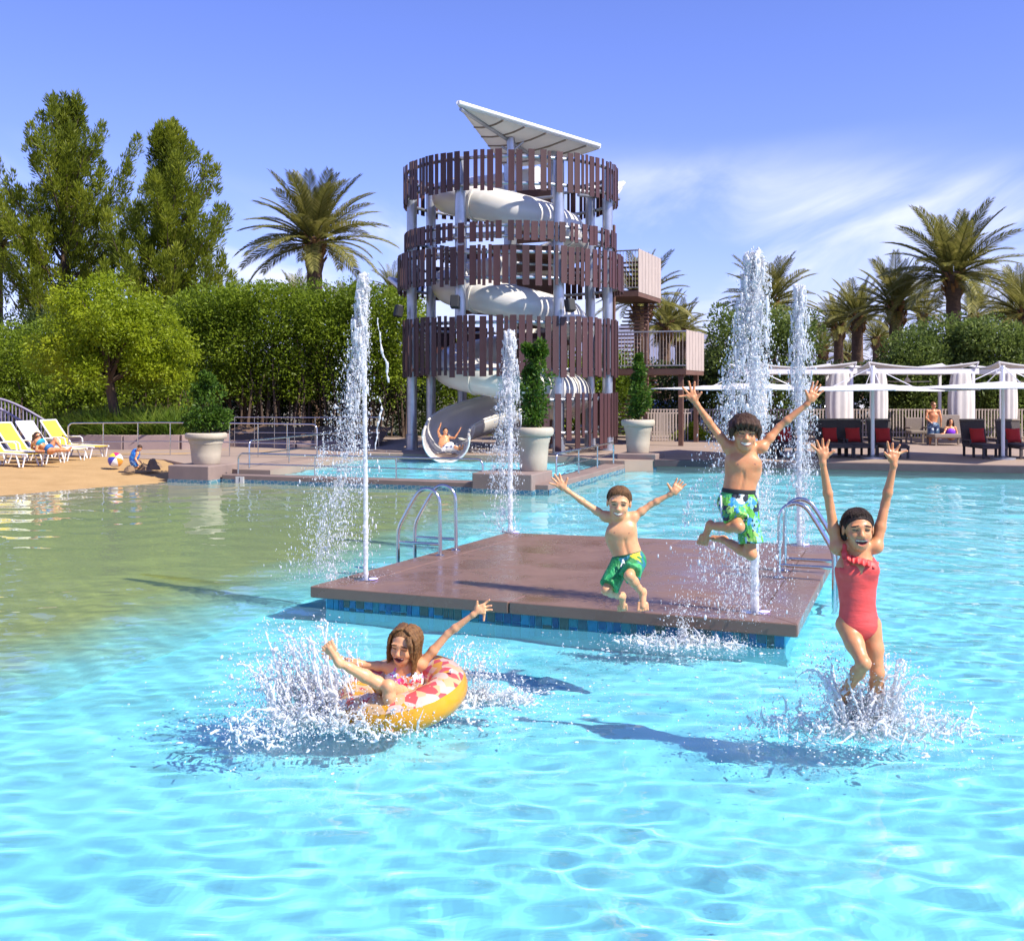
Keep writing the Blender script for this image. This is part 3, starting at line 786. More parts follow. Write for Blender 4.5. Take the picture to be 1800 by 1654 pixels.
def palm(base, top, L, label, nf=46, nl=42, r=.3, seed=0, group=None):
    rp = random.Random(seed); base, top = Vector(base), Vector(top)
    t = empty('date_palm', base, label, 'palm tree', group)
    n = 22; pts = []; rr = []
    for i in range(n + 1):
        u = i / n; pts.append(base.lerp(top, u)); rr.append(r * (1.12 - .2 * u + .05 * (i % 2) + (.22 if u > .86 else 0)))
    MB().tube(pts, rr, 14).build('trunk', M['palm_trunk'], t, smooth=70)
    bt = MB()
    for k in range(40):          # cut frond boots below the crown
        a = k * 2.399; h = top.z - .15 - (k % 10) * .1 * r / .3
        p = Vector((top.x + math.cos(a) * r * 1.05, top.y + math.sin(a) * r * 1.05, h))
        o = Vector((math.cos(a), math.sin(a), 1.5)).normalized()
        bt.bar(p, p + o * r * 1.1, .10 * r / .3, .04 * r / .3)
    bt.build('frond_stubs', M['palm_boot'], t)
    for k in range(nf):
        u = (k + .5) / nf; az = k * 2.39996 + rp.uniform(-.2, .2)
        el = R(84 - 92 * u ** .95 + rp.uniform(-7, 7))
        droop = (.5, .7, .85, 1.0)[min(3, int(u * 4))]
        o = bpy.data.objects.new('frond', frond(droop, L, nl)); col.objects.link(o)
        o.parent = t; o.matrix_parent_inverse = Matrix.Translation(-base)
        o.location = top + Vector((math.cos(az), math.sin(az), 0)) * r * .55 + Vector((0, 0, .1 - .45 * u))
        o.rotation_euler = (rp.uniform(-.35, .35), -el, az); s_ = rp.uniform(.85, 1.1) * (.92 if u < .12 else 1)
        o.scale = (s_, s_, s_)
    return t
def palm_px(cx, cy, Y, rpx, label, **kw):
    top = P(cx, cy, Y); L = rpx * Y / F
    return palm((top.x, top.y, .26), top, round(L * 4) / 4, label, **kw)
palm_px(553, 418, 52, 128, 'large lone date palm rising above the hedge beside the slide tower', r=.36, seed=1, nf=60, nl=52)
palm_px(1676, 478, 56, 120, 'tallest date palm, broad crown above the oleander bushes behind the cabanas', r=.36, seed=2, nf=58, nl=50)
palm_px(1575, 535, 60, 92, 'date palm leaning close beside the tallest palm behind the cabanas', r=.36, seed=3, nf=50)
palm_px(1352, 528, 54, 88, 'date palm crown rising behind the tall fountain jets', r=.33, seed=4, nf=48)
palm_px(1507, 552, 66, 70, 'slim date palm behind the gap between two cabanas', r=.33, seed=5)
palm_px(1474, 570, 72, 62, 'small date palm beside the slim palm at the cabana gap', r=.30, seed=6)
palm_px(1800, 545, 58, 95, 'date palm half out of view beyond the oleander bushes', r=.36, seed=7)
palm_px(1128, 522, 58, 82, 'first of three date palms seen past the stair tower balconies', r=.40, seed=8, nf=42)
palm_px(1168, 566, 66, 62, 'middle of three date palms seen past the stair tower balconies', r=.36, seed=9, nf=42)
palm_px(1196, 578, 70, 54, 'smallest of three date palms seen past the stair tower balconies', r=.34, seed=10, nf=42)
palm_px(-6, 425, 66, 70, 'date palm at the edge of the pines above the footbridge', r=.36, seed=11)
FARP = 'far date palms'
for i, (x, y, Y, rp_, lb) in enumerate(((522, 528, 80, 52, 'low far palm crown over the hedge beside the lone palm trunk, hedge side'), (606, 536, 80, 50, 'low far palm crown over the hedge between the lone palm and the tall jet'), (690, 505, 84, 46, 'thin far palm crown peeking between the tall jet and the slide tower'),
        (420, 535, 84, 42, 'lowest far palm tips over the hedge end below the second pine'),
        (1540, 592, 90, 42, 'thinner of two far palms in the sky gap beside the oleander bushes'), (1553, 600, 92, 38, 'far thin palm closest to the oleander bushes in the sky gap'), (1446, 610, 80, 52, 'short far palm fronds just behind the slim jet beside the ladder'),
        (1490, 622, 95, 40, 'tiny far palm tuft low over the hedge in the cabana gap'), (1622, 552, 84, 62, 'far palm fronds between the leaning palm and the tallest palm trunk'), (1712, 552, 86, 66, 'far palm fronds just past the tallest palm trunk above the oleanders'), (1770, 560, 88, 58, 'far palm fronds above the oleanders beside the half hidden palm'))):
    palm_px(x, y, Y, rp_, lb, r=.28, seed=30 + i, nf=34, nl=30, group=FARP + (' over the hedge' if x < 800 else ' over the cabanas'))

# ------------------------------------------------------------------ pines
def pine(cx, top_y, Y, half_px, label, seed, base_y=690, lean=0, low=.2):
    rp = random.Random(seed); top = P(cx, top_y, Y); hw = half_px * Y / F
    base = Vector((top.x + lean, Y, .26)); H = top.z - base.z
    t = empty('pine_tree', base, label, 'pine tree')
    MB().tube([base.lerp(top, u) + Vector((.25 * math.sin(u * 5 + seed), 0, 0)) for u in [i / 14 for i in range(15)]], [.34 * (1 - u * .93) for u in [i / 14 for i in range(15)]], 10).build('trunk', M['bark'], t, smooth=70)
    br = MB(); cen, rad, dr = [], [], []
    nb = 90
    for k in range(nb):
        u = low + (1 - low) * (k / nb) ** .92; az = k * 2.39996 + rp.uniform(-.4, .4)
        prof = hw * (min(1, (1.04 - u) / .66)) ** .95 * rp.choice((.25, .5, .8, 1, 1.2, 1.5))
        s = base.lerp(top, u) + Vector((.25 * math.sin(u * 5 + seed), 0, 0)); d = Vector((math.cos(az), math.sin(az), 0))
        rise = rp.uniform(.55, 1.25) * prof + .5; pts = []
        for i in range(6):
            v_ = i / 5; pts.append(s + d * prof * v_ + Vector((0, 0, rise * v_ ** 1.6)))
        br.tube(pts, [.07 * (1 - .8 * i / 5) for i in range(6)], 5)
        nt_ = max(4, int(prof * 4.2))
        for i in range(nt_):
            v_ = .28 + .72 * (i + rp.random()) / nt_; a = v_ * 5; j = min(4, int(a)); p = pts[j].lerp(pts[j + 1], a - j)
            cen.append(p + Vector((rp.gauss(0, .22), rp.gauss(0, .22), rp.gauss(.1, .2)))); rad.append(rp.uniform(.22, .46)); dr.append(d * .5 + Vector((0, 0, 1.1)))
        for i in range(3):
            cen.append(pts[-1] + Vector((rp.gauss(0, .06), rp.gauss(0, .06), .30 * i))); rad.append(.40 - .11 * i); dr.append(Vector((0, 0, 1)))
    for i in range(9):
        cen.append(top + Vector((rp.gauss(0, .14), rp.gauss(0, .14), -.25 * i + .2))); rad.append(.22 + .05 * i); dr.append(Vector((0, 0, 1)))
    br.build('branches', M['bark'], t, smooth=70)
    n = 66; p, o = clump_pts(cen, rad, n, .15, (.85, .85, 1.35))
    base_d = np.repeat(np.array([tuple(x) for x in dr]), n, 0)
    rr = np.repeat(nrg.random(len(cen)), n) * .6 + nrg.random(len(p)) * .4
    leaves('crown', p, o * .8 + base_d * .9, .30, .060, M['leaf_pine'], t, rnd=rr)
pine(112, 212, 62, 122, 'tallest dark green pine, ragged crown towering behind the leafy tree', 3, lean=.3)
pine(292, 256, 60, 100, 'second pine with open upswept branches between the tallest pine and the lone palm', 4)

# ------------------------------------------------------------------ leafy tree over the grass
def leafy_tree():
    base = Vector((P(205, 738, 38.5).x, 38.5, .5)); t = empty('mesquite_tree', base, 'bright yellow green leafy tree with leaning dark trunk above the grass bed', 'tree')
    fork = P(192, 672, 38.3)
    br = MB(); br.tube([base, base.lerp(fork, .5) + Vector((.06, 0, 0)), fork], [.22, .17, .16], 12)
    br.build('trunk', M['bark'], t, smooth=70)
    bm_ = MB(); rp = random.Random(8); cen, rad = [], []
    for k in range(26):
        cx = rp.uniform(92, 312); cy = rp.uniform(515, 660); Y = 38.3 + rp.uniform(-2.1, 2.1)
        e = P(cx, cy, Y); mid = fork.lerp(e, .55) + Vector((0, 0, .25))
        bm_.tube([fork, fork.lerp(mid, .5), mid, e], [.10, .07, .045, .012], 6)
        for i in range(9):
            q = mid.lerp(e, rp.uniform(.2, 1.15)); cen.append(q + Vector((rp.gauss(0, .33), rp.gauss(0, .33), rp.gauss(0, .28)))); rad.append(rp.uniform(.28, .58))
    for x, y in ((182, 498), (165, 512), (205, 505), (250, 535), (290, 560), (318, 590), (326, 620), (300, 648), (90, 560), (70, 600), (110, 540), (230, 660), (265, 655), (120, 655), (60, 640)):
        for i in range(3): cen.append(P(x, y, 38.3 + rp.uniform(-1, 1)) + Vector((rp.gauss(0, .2), 0, rp.gauss(0, .2)))); rad.append(rp.uniform(.3, .5))
    bm_.build('branches', M['bark'], t, smooth=70)
    p, o = clump_pts(cen, rad, 165, .35, (1.1, 1.1, .8))
    rr = np.repeat(nrg.random(len(cen)), 165) * .5 + nrg.random(len(p)) * .5
    leaves('crown', p, o + np.array([0, 0, -.1]) + nrg.normal(size=p.shape) * .5, .13, .062, M['leaf_mesquite'], t, rnd=rr)
leafy_tree()

# ------------------------------------------------------------------ hedges and shrubs
def shrub_mass(name, label, cat, x0, x1, ytop, Y, dep, zlow, mt, ncl, per, size=.14, stems=0, seed=1, group=None, topvar=.4, rmin=.45, rmax=.85):
    rp = random.Random(seed)
    a, b = P(x0, 680, Y).x, P(x1, 680, Y).x; zt = P(0, ytop, Y).z
    t = empty(name, ((a + b) / 2, Y, .26), label, cat, group)
    cen, rad = [], []
    for k in range(ncl):
        x = rp.uniform(a, b); v_ = rp.random() ** .75; z = zlow + (zt - zlow) * v_ - rp.random() * topvar
        y = Y + rp.uniform(-.5, .5) * dep * (1 if v_ > .35 else .7)
        edge = min(x - a, b - x)
        r_ = rp.uniform(rmin, rmax); z = min(z, zt + rp.gauss(0, .22) * min(1, topvar) - r_ * .8 - (max(0, .8 - edge) * .8 if edge < .8 else 0))
        cen.append((x, y, z)); rad.append(r_)
    p, o = clump_pts(cen, rad, per, .55)
    rr = np.repeat(nrg.random(len(cen)), per) * .5 + nrg.random(len(p)) * .5
    leaves('foliage', p, o + nrg.normal(size=p.shape) * .6 + np.array([0, 0, .15]), size, size * .48, mt, t, rnd=rr)
    if stems:
        s = MB()
        for k in range(stems):
            x = rp.uniform(a + .2, b - .2); y = Y + rp.uniform(-.3, .4) * dep; h_ = rp.uniform(.45, .8) * zt
            s.tube([(x, y, .2), (x + rp.gauss(0, .15), y, h_ * .5), (x + rp.gauss(0, .4), y + rp.gauss(0, .2), h_)], [.05, .04, .02], 5)
        s.build('stems', M['bark'], t, smooth=70)
    return t
shrub_mass('hedge', 'tall dense green hedge between the leafy tree and the slide tower', 'hedge', 318, 735, 500, 46, 2.6, 2.6, M['leaf_hedge'], 520, 165, .15, stems=90, seed=2, topvar=.7)
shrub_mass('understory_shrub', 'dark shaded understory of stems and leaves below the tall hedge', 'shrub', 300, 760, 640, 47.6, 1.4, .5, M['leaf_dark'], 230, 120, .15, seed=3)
shrub_mass('bamboo_thicket', 'thicket of thin stems and leaves behind the leafy tree trunk', 'shrub', 90, 345, 640, 44.5, 1.8, .7, M['leaf_hedge'], 120, 130, .18, stems=120, seed=4)
shrub_mass('evergreen_shrub', 'mid green bushy shrub behind the footbridge and yellow loungers', 'shrub', -60, 100, 560, 47, 3, .6, M['leaf_hedge'], 150, 170, .15, stems=20, seed=5, topvar=1.2)
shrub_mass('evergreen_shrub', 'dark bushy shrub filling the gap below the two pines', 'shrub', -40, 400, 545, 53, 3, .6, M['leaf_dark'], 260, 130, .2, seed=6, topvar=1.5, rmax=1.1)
shrub_mass('dark_hedge', 'dark hedge closing the view behind the slide tower columns', 'hedge', 700, 1120, 612, 49, 1.8, .4, M['leaf_hedge'], 260, 130, .16, stems=40, seed=41, topvar=.8)
OL = 'oleander bushes behind the cabanas'
for i, (a, b, yt, lb) in enumerate(((1555, 1640, 585, 'lower rounded oleander bush at the cabana gap end of the row'), (1610, 1715, 556, 'full oleander bush below the tallest palm'), (1690, 1790, 560, 'oleander bush between the tallest palm and the last cabana'), (1765, 1880, 575, 'oleander bush behind the last cabana, mostly out of view'))):
    shrub_mass('oleander_bush', lb, 'bush', a, b, yt, 47 + (i % 2) * .8, 2.2, .8, M['leaf_olean'], 95, 190, .17, stems=14, seed=20 + i, group=OL, topvar=.5)
shrub_mass('olive_tree_crown', 'grey green bushy tree behind the two tall fountain jets', 'tree', 1252, 1425, 535, 50, 3, 1.2, M['leaf_olean'], 150, 160, .17, stems=16, seed=30, topvar=1.0)
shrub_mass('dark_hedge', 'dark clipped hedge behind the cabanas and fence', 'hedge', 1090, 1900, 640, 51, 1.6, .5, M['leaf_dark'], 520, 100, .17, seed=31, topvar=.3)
shrub_mass('desert_shrub', 'pale yellow green shrub beside the lower stair balcony', 'shrub', 1225, 1300, 612, 60, 2, .5, foliage('desert_leaf', (.09, .10, .03), (.16, .17, .06), (.25, .25, .1)), 50, 120, .18, seed=32)
shrub_mass('low_shrub', 'small bright yellow green shrub on the deck near the right planter pot', 'shrub', 1190, 1240, 738, 44, .8, .4, M['leaf_mesquite'], 20, 150, .12, seed=33, rmin=.2, rmax=.35, topvar=.1)
shrub_mass('far_trees', 'far off line of dark trees along the horizon', 'trees', -900, 2700, 640, 130, 8, .3, M['leaf_dark'], 420, 40, .9, seed=34, topvar=2, rmin=1.6, rmax=3.2)['kind'] = 'stuff'

# grass bed
def blades(name, xs, ys, zs, h, mt, parent=None, kind=None, n=6):
    k = len(xs); P0 = np.stack([xs, ys, zs], -1); P0 = np.repeat(P0, n, 0) + nrg.normal(size=(k * n, 3)) * np.array([.06, .06, 0])
    d = np.stack([nrg.normal(0, .45, k * n), nrg.normal(0, .45, k * n), np.ones(k * n)], -1); H = h * nrg.uniform(.5, 1.15, (k * n, 1))
    sd_ = unit(np.cross(d, nrg.normal(size=d.shape))) * .012
    mid = P0 + unit(d) * H * .6; tip = mid + unit(d * np.array([1.9, 1.9, .55])) * H * .5
    v_ = np.stack([P0 - sd_, P0 + sd_, mid + sd_ * .8, tip, mid - sd_ * .8], 1).reshape(-1, 3)
    return link(name, np_mesh(name, v_, np.arange(5 * k * n).reshape(-1, 5), False, np.repeat(nrg.random(k * n), 5)), mt, parent, kind)
xs = nrg.uniform(-15.2, -11.3, 900); ys = nrg.uniform(37.6, 40.5, 900)
tag(blades('ornamental_grass', xs, ys, np.full(900, .55), 1.15, M['leaf_grass'], n=14), 'clumped long green ornamental grass in the bed behind the fence', 'grass', kind='stuff')

# low planter walls and mulch bed behind the fence
def low_wall(pts, z0, z1, th, label, name='planter_wall'):
    m = MB()
    for a, b in zip(pts, pts[1:]):
        m.bar(Vector((a[0], a[1], (z0 + z1) / 2)), Vector((b[0], b[1], (z0 + z1) / 2)), th, z1 - z0)
    o = m.build(name, M['wallmauve'], bevel=.02); tag(o, label, 'wall')
low_wall([(-15.6, 37.8), (-13, 37.2), (-11.2, 37.4), (-9.9, 38.6)], .26, .78, .3, 'low mauve planter wall in front of the long grass')
low_wall([(-10.2, 39.2), (-7.5, 38.6), (-4.9, 39.2)], .26, .52, .3, 'low mauve kerb wall holding the brown mulch bed')
m = MB(); rows = []
for j in range(8):
    rows.append([(-10.6 + 6 * i / 40, 39.1 + j * .7, .40 + .45 * math.sin(j / 7 * 2.2) + .09 * math.sin(i * 1.7 + j * 2.3) * math.sin(j * 1.3 + i * .6)) for i in range(41)])
tag(m.sheet(rows).build('mulch_bed', M['mulch'], smooth=80), 'brown mulch mound between the hedge and the low kerb wall', 'mulch', kind='stuff')

# ------------------------------------------------------------------ planters
def planter(c, rad, h, label, shrub, pedestal=None, slabel=None, seed=1):
    c = Vector(c); t = empty('planter_pot', c, label, 'planter')
    pr = [(.62, 0), (.66, .03), (.70, .30), (.75, .62), (.80, .66), (.80, .70), (.84, .74), (.84, .79), (.93, .80), (.985, .84), (1.0, .90), (.985, .96), (.93, .99), (.86, 1.0), (.82, .97), (.80, .92)]
    MB().lathe([(r_ * rad, z * h) for r_, z in pr], c, 44).build('pot', M['pot'], t, smooth=38)
    MB().lathe([(.81 * rad, 0), (.4 * rad, .03), (.001, .05)], c + Vector((0, 0, h * .93)), 24).build('soil', M['soil'], t, smooth=60)
    rp = random.Random(seed); cen, rads = [], []
    s = empty('planter_shrub', c + Vector((0, 0, h * .95)), slabel, 'shrub')
    zs = c.z + h * .95; st_ = MB()
    for (dx, dz, r_) in shrub:
        for i in range(4): cen.append((c.x + dx + rp.gauss(0, r_ * .3), c.y + rp.gauss(0, r_ * .35), zs + dz + rp.gauss(0, r_ * .3))); rads.append(r_ * rp.uniform(.55, .95))
        st_.tube([(c.x + dx * .2, c.y, zs - .05), (c.x + dx * .5, c.y, zs + dz * .5), (c.x + dx, c.y, zs + dz)], [.03, .022, .01], 6)
    p, o = clump_pts(cen, rads, 170, .3)
    rr = np.repeat(nrg.random(len(cen)), 170) * .4 + nrg.random(len(p)) * .6
    leaves('foliage', p, o + nrg.normal(size=p.shape) * .5 + np.array([0, 0, .3]), .095, .05, M['leaf_topiary'], s, rnd=rr)
    st_.build('stems', M['bark'], s, smooth=70)
def pedestal(c, size, h, label):
    t = empty('planter_pedestal', c, label, 'pedestal'); rz = math.atan2(U.y, U.x)
    z1 = h
    MB().box((c[0], c[1], (z1 - 1.2) / 2), (size, size, z1 + 1.2), rz=rz).build('block', M['pedestal'], t, bevel=.025)
    m = MB()
    for nn in (-V, U):
        d_ = Vector((-nn.y, nn.x, 0)); q = Vector((c[0], c[1], 0)) + nn * (size / 2 + .008)
        m.bar(q - d_ * size / 2 + Vector((0, 0, -.05)), q + d_ * size / 2 + Vector((0, 0, -.05)), .02, .26)
    m.build('tile_band', M['tileband'], t)
c1 = G(330, 849, 0) + V * .62
pedestal((c1.x, c1.y, 0), 1.22, .43, 'square concrete pedestal beside the sand beach')
planter((c1.x + .05, c1.y + .1, .43), .53, .80, 'wide cast stone pot on the pedestal beside the sand beach', [(-.1, .35, .35), (.15, .5, .35), (0, .85, .33), (-.12, 1.15, .22), (.1, 1.25, .2), (-.02, 1.45, .12), (.32, .35, .28), (-.34, .3, .25)], slabel='loose leafy shrub growing in the pot beside the sand beach', seed=2)
c2 = Vector((.10, 25.9, 0))
pedestal((.02, 25.72, 0), 1.45, .44, 'square concrete pedestal at the corner of the splash pool')
planter((.50, 25.95, .44), .48, 1.02, 'tall cast stone pot behind the fountain jet at the splash pool corner', [(-.05, .3, .32), (.12, .5, .34), (-.05, .8, .34), (.1, 1.05, .3), (.0, 1.3, .2), (.0, 1.75, .22), (.15, 1.85, .16), (-.12, 1.9, .14)], slabel='tiered topiary shrub growing in the pot at the splash pool corner', seed=3)
c3 = G(1118, 826, 0) + V * .6
pedestal((c3.x, c3.y, 0), 1.15, .46, 'square concrete pedestal at the far end of the splash pool coping')
planter((c3.x - .08, c3.y + .1, .46), .50, .98, 'cast stone pot below the lower stair balcony', [(-.08, .35, .32), (.1, .6, .32), (0, .95, .28), (0, 1.3, .22), (0, 1.6, .16), (.02, 1.85, .1)], slabel='cone shaped topiary shrub growing in the pot below the lower stair balcony', seed=4)

# ------------------------------------------------------------------ hand rails
def railing(pts, h, label, z=.296, mid=True, posts=None, r=.024, round_end=True, name='handrail', midz=.5):
    pts = [Vector((p[0], p[1], z)) for p in pts]; t = empty(name, pts[0], label, 'railing')
    top = [p + Vector((0, 0, h)) for p in pts]
    if round_end:
        e = top[-1]; d_ = (top[-1] - top[-2]).normalized(); e0 = e - d_ * .14
        tp = top[:-1] + [e0 + d_ * .14 * math.sin(R(a)) - Vector((0, 0, .14 * (1 - math.cos(R(a))))) for a in (0, 22, 45, 68, 90)] + [pts[-1]]
        s0 = top[0]; d_ = (top[1] - top[0]).normalized(); c0 = s0 + d_ * .14
        tp = [pts[0]] + [c0 - d_ * .14 * math.sin(R(a)) - Vector((0, 0, .14 * (1 - math.cos(R(a))))) for a in (90, 68, 45, 22, 0)] + tp[1:]
    else: tp = top
    MB().tube(tp, r, 10).build('top_rail', M['steel'], t, smooth=60)
    if mid:
        MB().tube([p + Vector((0, 0, h * midz)) for p in pts], r * .75, 8).build('mid_rail', M['steel'], t, smooth=60)
    tot = [(a, b) for a, b in zip(pts, pts[1:])]; L = sum((b - a).length for a, b in tot)
    n = posts or max(1, round(L / 1.45))
    for k in range(0 if not round_end else 1, n + (1 if not round_end else 0)):
        dd = L * k / n
        for a, b in tot:
            if dd <= (b - a).length + 1e-6: break
            dd -= (b - a).length
        p = a.lerp(b, min(1, dd / max(1e-6, (b - a).length)))
        MB().cyl(p, p + Vector((0, 0, h)), r * .8, n=8).build('post', M['steel'], t, smooth=60)
railing([G(120, 802, .296)[:2], G(280, 800, .296)[:2], G(400, 802, .296)[:2], G(557, 806, .296)[:2]], 1.0, 'long steel railing between the sand beach and the grass bed', posts=8, midz=.42)
railing([(-9.6, 38.4), (-7, 38.0), (-4.6, 38.3)], 1.05, 'thin dark railing along the foot of the hedge', posts=7, r=.016, round_end=False)
a = Vector((-7.05, 28.35, 0)); 
railing([(-6.75, 28.5), (-5.9, 31.5), (-4.95, 34.8)], .72, 'steel ramp railing running back along the splash pool edge', posts=3, z=.296)
railing([(A_ + V * .2 + U * .35)[:2], (A_ + V * .2 + U * 3.5)[:2], (A_ + V * .22 + U * 7.0)[:2]], .52, 'low steel railing on top of the splash pool front wall', z=.20, posts=3)
railing([(B_ + V * 1.3 - U * .25)[:2], (B_ + V * 4.0 - U * .3)[:2], (C_ - V * .1 - U * .3)[:2]], .62, 'steel railing along the splash pool coping towards the right pot', z=.204, posts=3)

# depth markers on the wall
def marker(px, txt, wall_n, label, a, t):
    p = a + U * t + wall_n * .02; o = empty('depth_marker', p, label, 'sign')
    rz = math.atan2(-wall_n.x, wall_n.y) + math.pi
    MB().box((p.x, p.y, .075), (.24, .02, .17), rz=rz).build('marker_tile', mat('marker_tile', (.72, .70, .64), .4), o)
    cu = bpy.data.curves.new('numeral', 'FONT'); cu.body = txt; cu.size = .17; cu.align_x = 'CENTER'; cu.align_y = 'CENTER'; cu.extrude = .003
    tmp = bpy.data.objects.new('numeral', cu); col.objects.link(tmp)
    dg = bpy.context.evaluated_depsgraph_get(); me = bpy.data.meshes.new_from_object(tmp.evaluated_get(dg)); bpy.data.objects.remove(tmp)
    q = p + wall_n * .013
    me.transform(Matrix.Translation((q.x, q.y, .075)) @ Matrix.Rotation(rz, 4, 'Z') @ Matrix.Rotation(R(90), 4, 'X'))
    me.materials.clear(); link('numeral', me, M['black'], o)
marker(0, '1', n1, 'white depth marker tile on the splash pool wall right beside the beach side pedestal', A_, .55)
marker(0, '2', n1, 'white depth marker tile midway along the splash pool wall below the low railing', A_, 3.35)
# ================================================================== BEACH
def sun_lounger(px, py, rz, sling, label, z=.285):
    """sling lounger; local +x towards the feet, origin under the hip hinge"""
    p = G(px, py, z); t = empty('sun_lounger', p, label, 'sun lounger', None)
    Mx = Matrix.Translation(p) @ Matrix.Rotation(rz, 4, 'Z')
    q = lambda x, y, zz: Mx @ Vector((x, y, zz))
    hw = .33; bk = [(0, .36), (-.22, .62), (-.45, .90), (-.60, 1.10)]
    for s in (-1, 1):
        MB().tube([q(1.35, s * hw, .33), q(.6, s * hw, .35), q(0, s * hw, .36), q(-.65, s * hw, .36)], .026, 8).build('side_rail', M['white_paint'], t, smooth=60)
        MB().tube([q(x, s * hw, zz) for x, zz in bk], .026, 8).build('back_rail', M['white_paint'], t, smooth=60)
        MB().tube([q(.38, s * (hw + .03), .36), q(.34, s * (hw + .05), .56), q(.26, s * (hw + .05), .60), q(-.22, s * (hw + .03), .60)], .02, 8).build('armrest', M['white_paint'], t, smooth=60)
        for x0, x1 in ((1.30, 1.22), (.98, 1.12), (.10, -.06), (-.30, -.14)):
            MB().tube([q(x0, s * hw, .34), q(x1, s * (hw + .02), 0)], .022, 8).build('leg', M['white_paint'], t, smooth=60)
    rows = [[q(1.34, y, .335), q(1.34, y, .335)] for y in ()]
    seat = [[q(x, y * hw, .355 - .02 * (1 - y * y)) for y in (-1, -.5, 0, .5, 1)] for x in (1.34, .9, .45, .02)]
    MB().sheet(seat, .012).build('seat_sling', sling, t, smooth=60)
    back = [[q(x, y * hw, zz - .015 * (1 - y * y)) for y in (-1, -.5, 0, .5, 1)] for x, zz in bk]
    MB().sheet(back, .012).build('back_sling', sling, t, smooth=60)
    MB().tube([q(bk[-1][0], -hw, bk[-1][1]), q(bk[-1][0], hw, bk[-1][1])], .026, 8).build('head_bar', M['white_paint'], t, smooth=60)
    return t
LZ = -.32
sun_lounger(113, 803, LZ, M['yellow'], 'empty yellow sling sun lounger beside the sunbathing woman, towards the railing')
sun_lounger(72, 808, LZ, M['cream_sling'], 'pale cream sling sun lounger with the sunbathing woman on it')
sun_lounger(34, 813, LZ, M['yellow'], 'empty yellow sling sun lounger on the footbridge side of the sunbathing woman')
sun_lounger(-8, 818, LZ, M['yellow'], 'yellow sling sun lounger mostly out of view at the end of the row')

# beach ball with coloured gores
def beach_ball():
    r = .20; c = G(203, 821, .26) + Vector((0, 0, r - .01)); t = empty('beach_ball', c - Vector((0, 0, r)), 'striped pink, white, yellow and blue beach ball on the sand', 'ball')
    cols = [(.75, .75, .75), (.72, .03, .14), (.78, .62, .04), (.05, .05, .42), (.78, .78, .78), (.75, .30, .04)]
    tilt = Matrix.Rotation(R(62), 3, 'X') @ Matrix.Rotation(R(20), 3, 'Y')
    for k, cc in enumerate(cols):
        vs_, fs = [], []; n = 6; m_ = 12
        for i in range(m_ + 1):
            th = math.pi * i / m_
            for j in range(n + 1):
                a = 2 * math.pi * (k + j / n) / 6
                vs_.append(c + tilt @ (Vector((math.sin(th) * math.cos(a), math.sin(th) * math.sin(a), math.cos(th))) * r * (1 - .006 * (j in (0, n)))))
        for i in range(m_):
            for j in range(n): q = i * (n + 1) + j; fs.append((q, q + n + 1, q + n + 2, q + 1))
        MB().add(vs_, fs).build('gore', mat('ball_gore', cc, .3, coat=.4), t, smooth=180)
    MB().lathe([(.03, 0), (.03, .004), (.001, .006)], c + tilt @ Vector((0, 0, r - .001)), 12).build('cap', M['white_paint'], t)
beach_ball()
# small heaps of wet sand
M['wetsand'] = mat('damp_sand', (.27, .18, .10), .95, (.20, .13, .08), 9, bump=1, bscale=30)
for i, (x, y, r_, lb) in enumerate(((253, 824, .17, 'small heap of damp sand between the playing child and the castle heap'), (268, 823, .20, 'tallest damp sand castle heap'), (276, 820, .13, 'small heap of damp sand on the pedestal side of the castle heap'), (228, 826, .14, 'flat damp sand patch at the playing child\'s knees'))):
    c = G(x, y, .25); rp = random.Random(i); m = MB(); prof = [(1, 0), (.85, .25), (.6, .55), (.42, .95), (.3, 1.15), (.1, 1.22), (.001, 1.2)] if i == 1 else [(1, 0), (.8, .3), (.5, .6), (.2, .75), (.001, .78)]
    m.lathe([(a * r_, b * r_) for a, b in prof], c, 18)
    m.v = [(x_ + rp.gauss(0, .012), y_ + rp.gauss(0, .012), z_ + (rp.gauss(0, .010) if z_ > c.z + .01 else -.03)) for x_, y_, z_ in m.v]
    tag(m.build('sand_heap', M['wetsand'], smooth=60), lb, 'sand heap')

# footbridge
def bridge():
    c = Vector((-20.0, 41.8, -.1)); t = empty('footbridge', c, 'arched brown footbridge with grey picket railings behind the loungers', 'footbridge')
    wood = mat('bridge_wood', (.26, .15, .10), .8, (.18, .10, .07), 4, bump=.3); rail = mat('bridge_rail', (.30, .27, .36), .6)
    arch = lambda u: .9 * math.sin(math.pi * u) + .2
    n = 26
    for i in range(n):
        u = (i + .5) / n; x = -2.6 + 4.6 * u
        MB().box(c + Vector((x, 0, arch(u))), (4.6 / n - .02, 1.8, .07), M=Matrix.Rotation(-math.atan(.9 * math.pi / 4.6 * math.cos(math.pi * u)), 3, 'Y')).build('plank', wood, t)
    for y in (-.95, .95):
        MB().tube([c + Vector((-2.6 + 4.6 * i / 20, y, arch(i / 20) - .12)) for i in range(21)], .11, 8).build('beam', wood, t, smooth=60)
        MB().tube([c + Vector((-2.6 + 4.6 * i / 20, y, arch(i / 20) + 1.0)) for i in range(21)], .045, 8).build('top_rail', rail, t, smooth=60)
        pk = MB()
        for i in range(34):
            u = i / 33; b = c + Vector((-2.6 + 4.6 * u, y, arch(u))); pk.box(b + Vector((0, 0, .5)), (.035, .035, 1.0))
        pk.build('picket', rail, t, kind='stuff')
bridge()

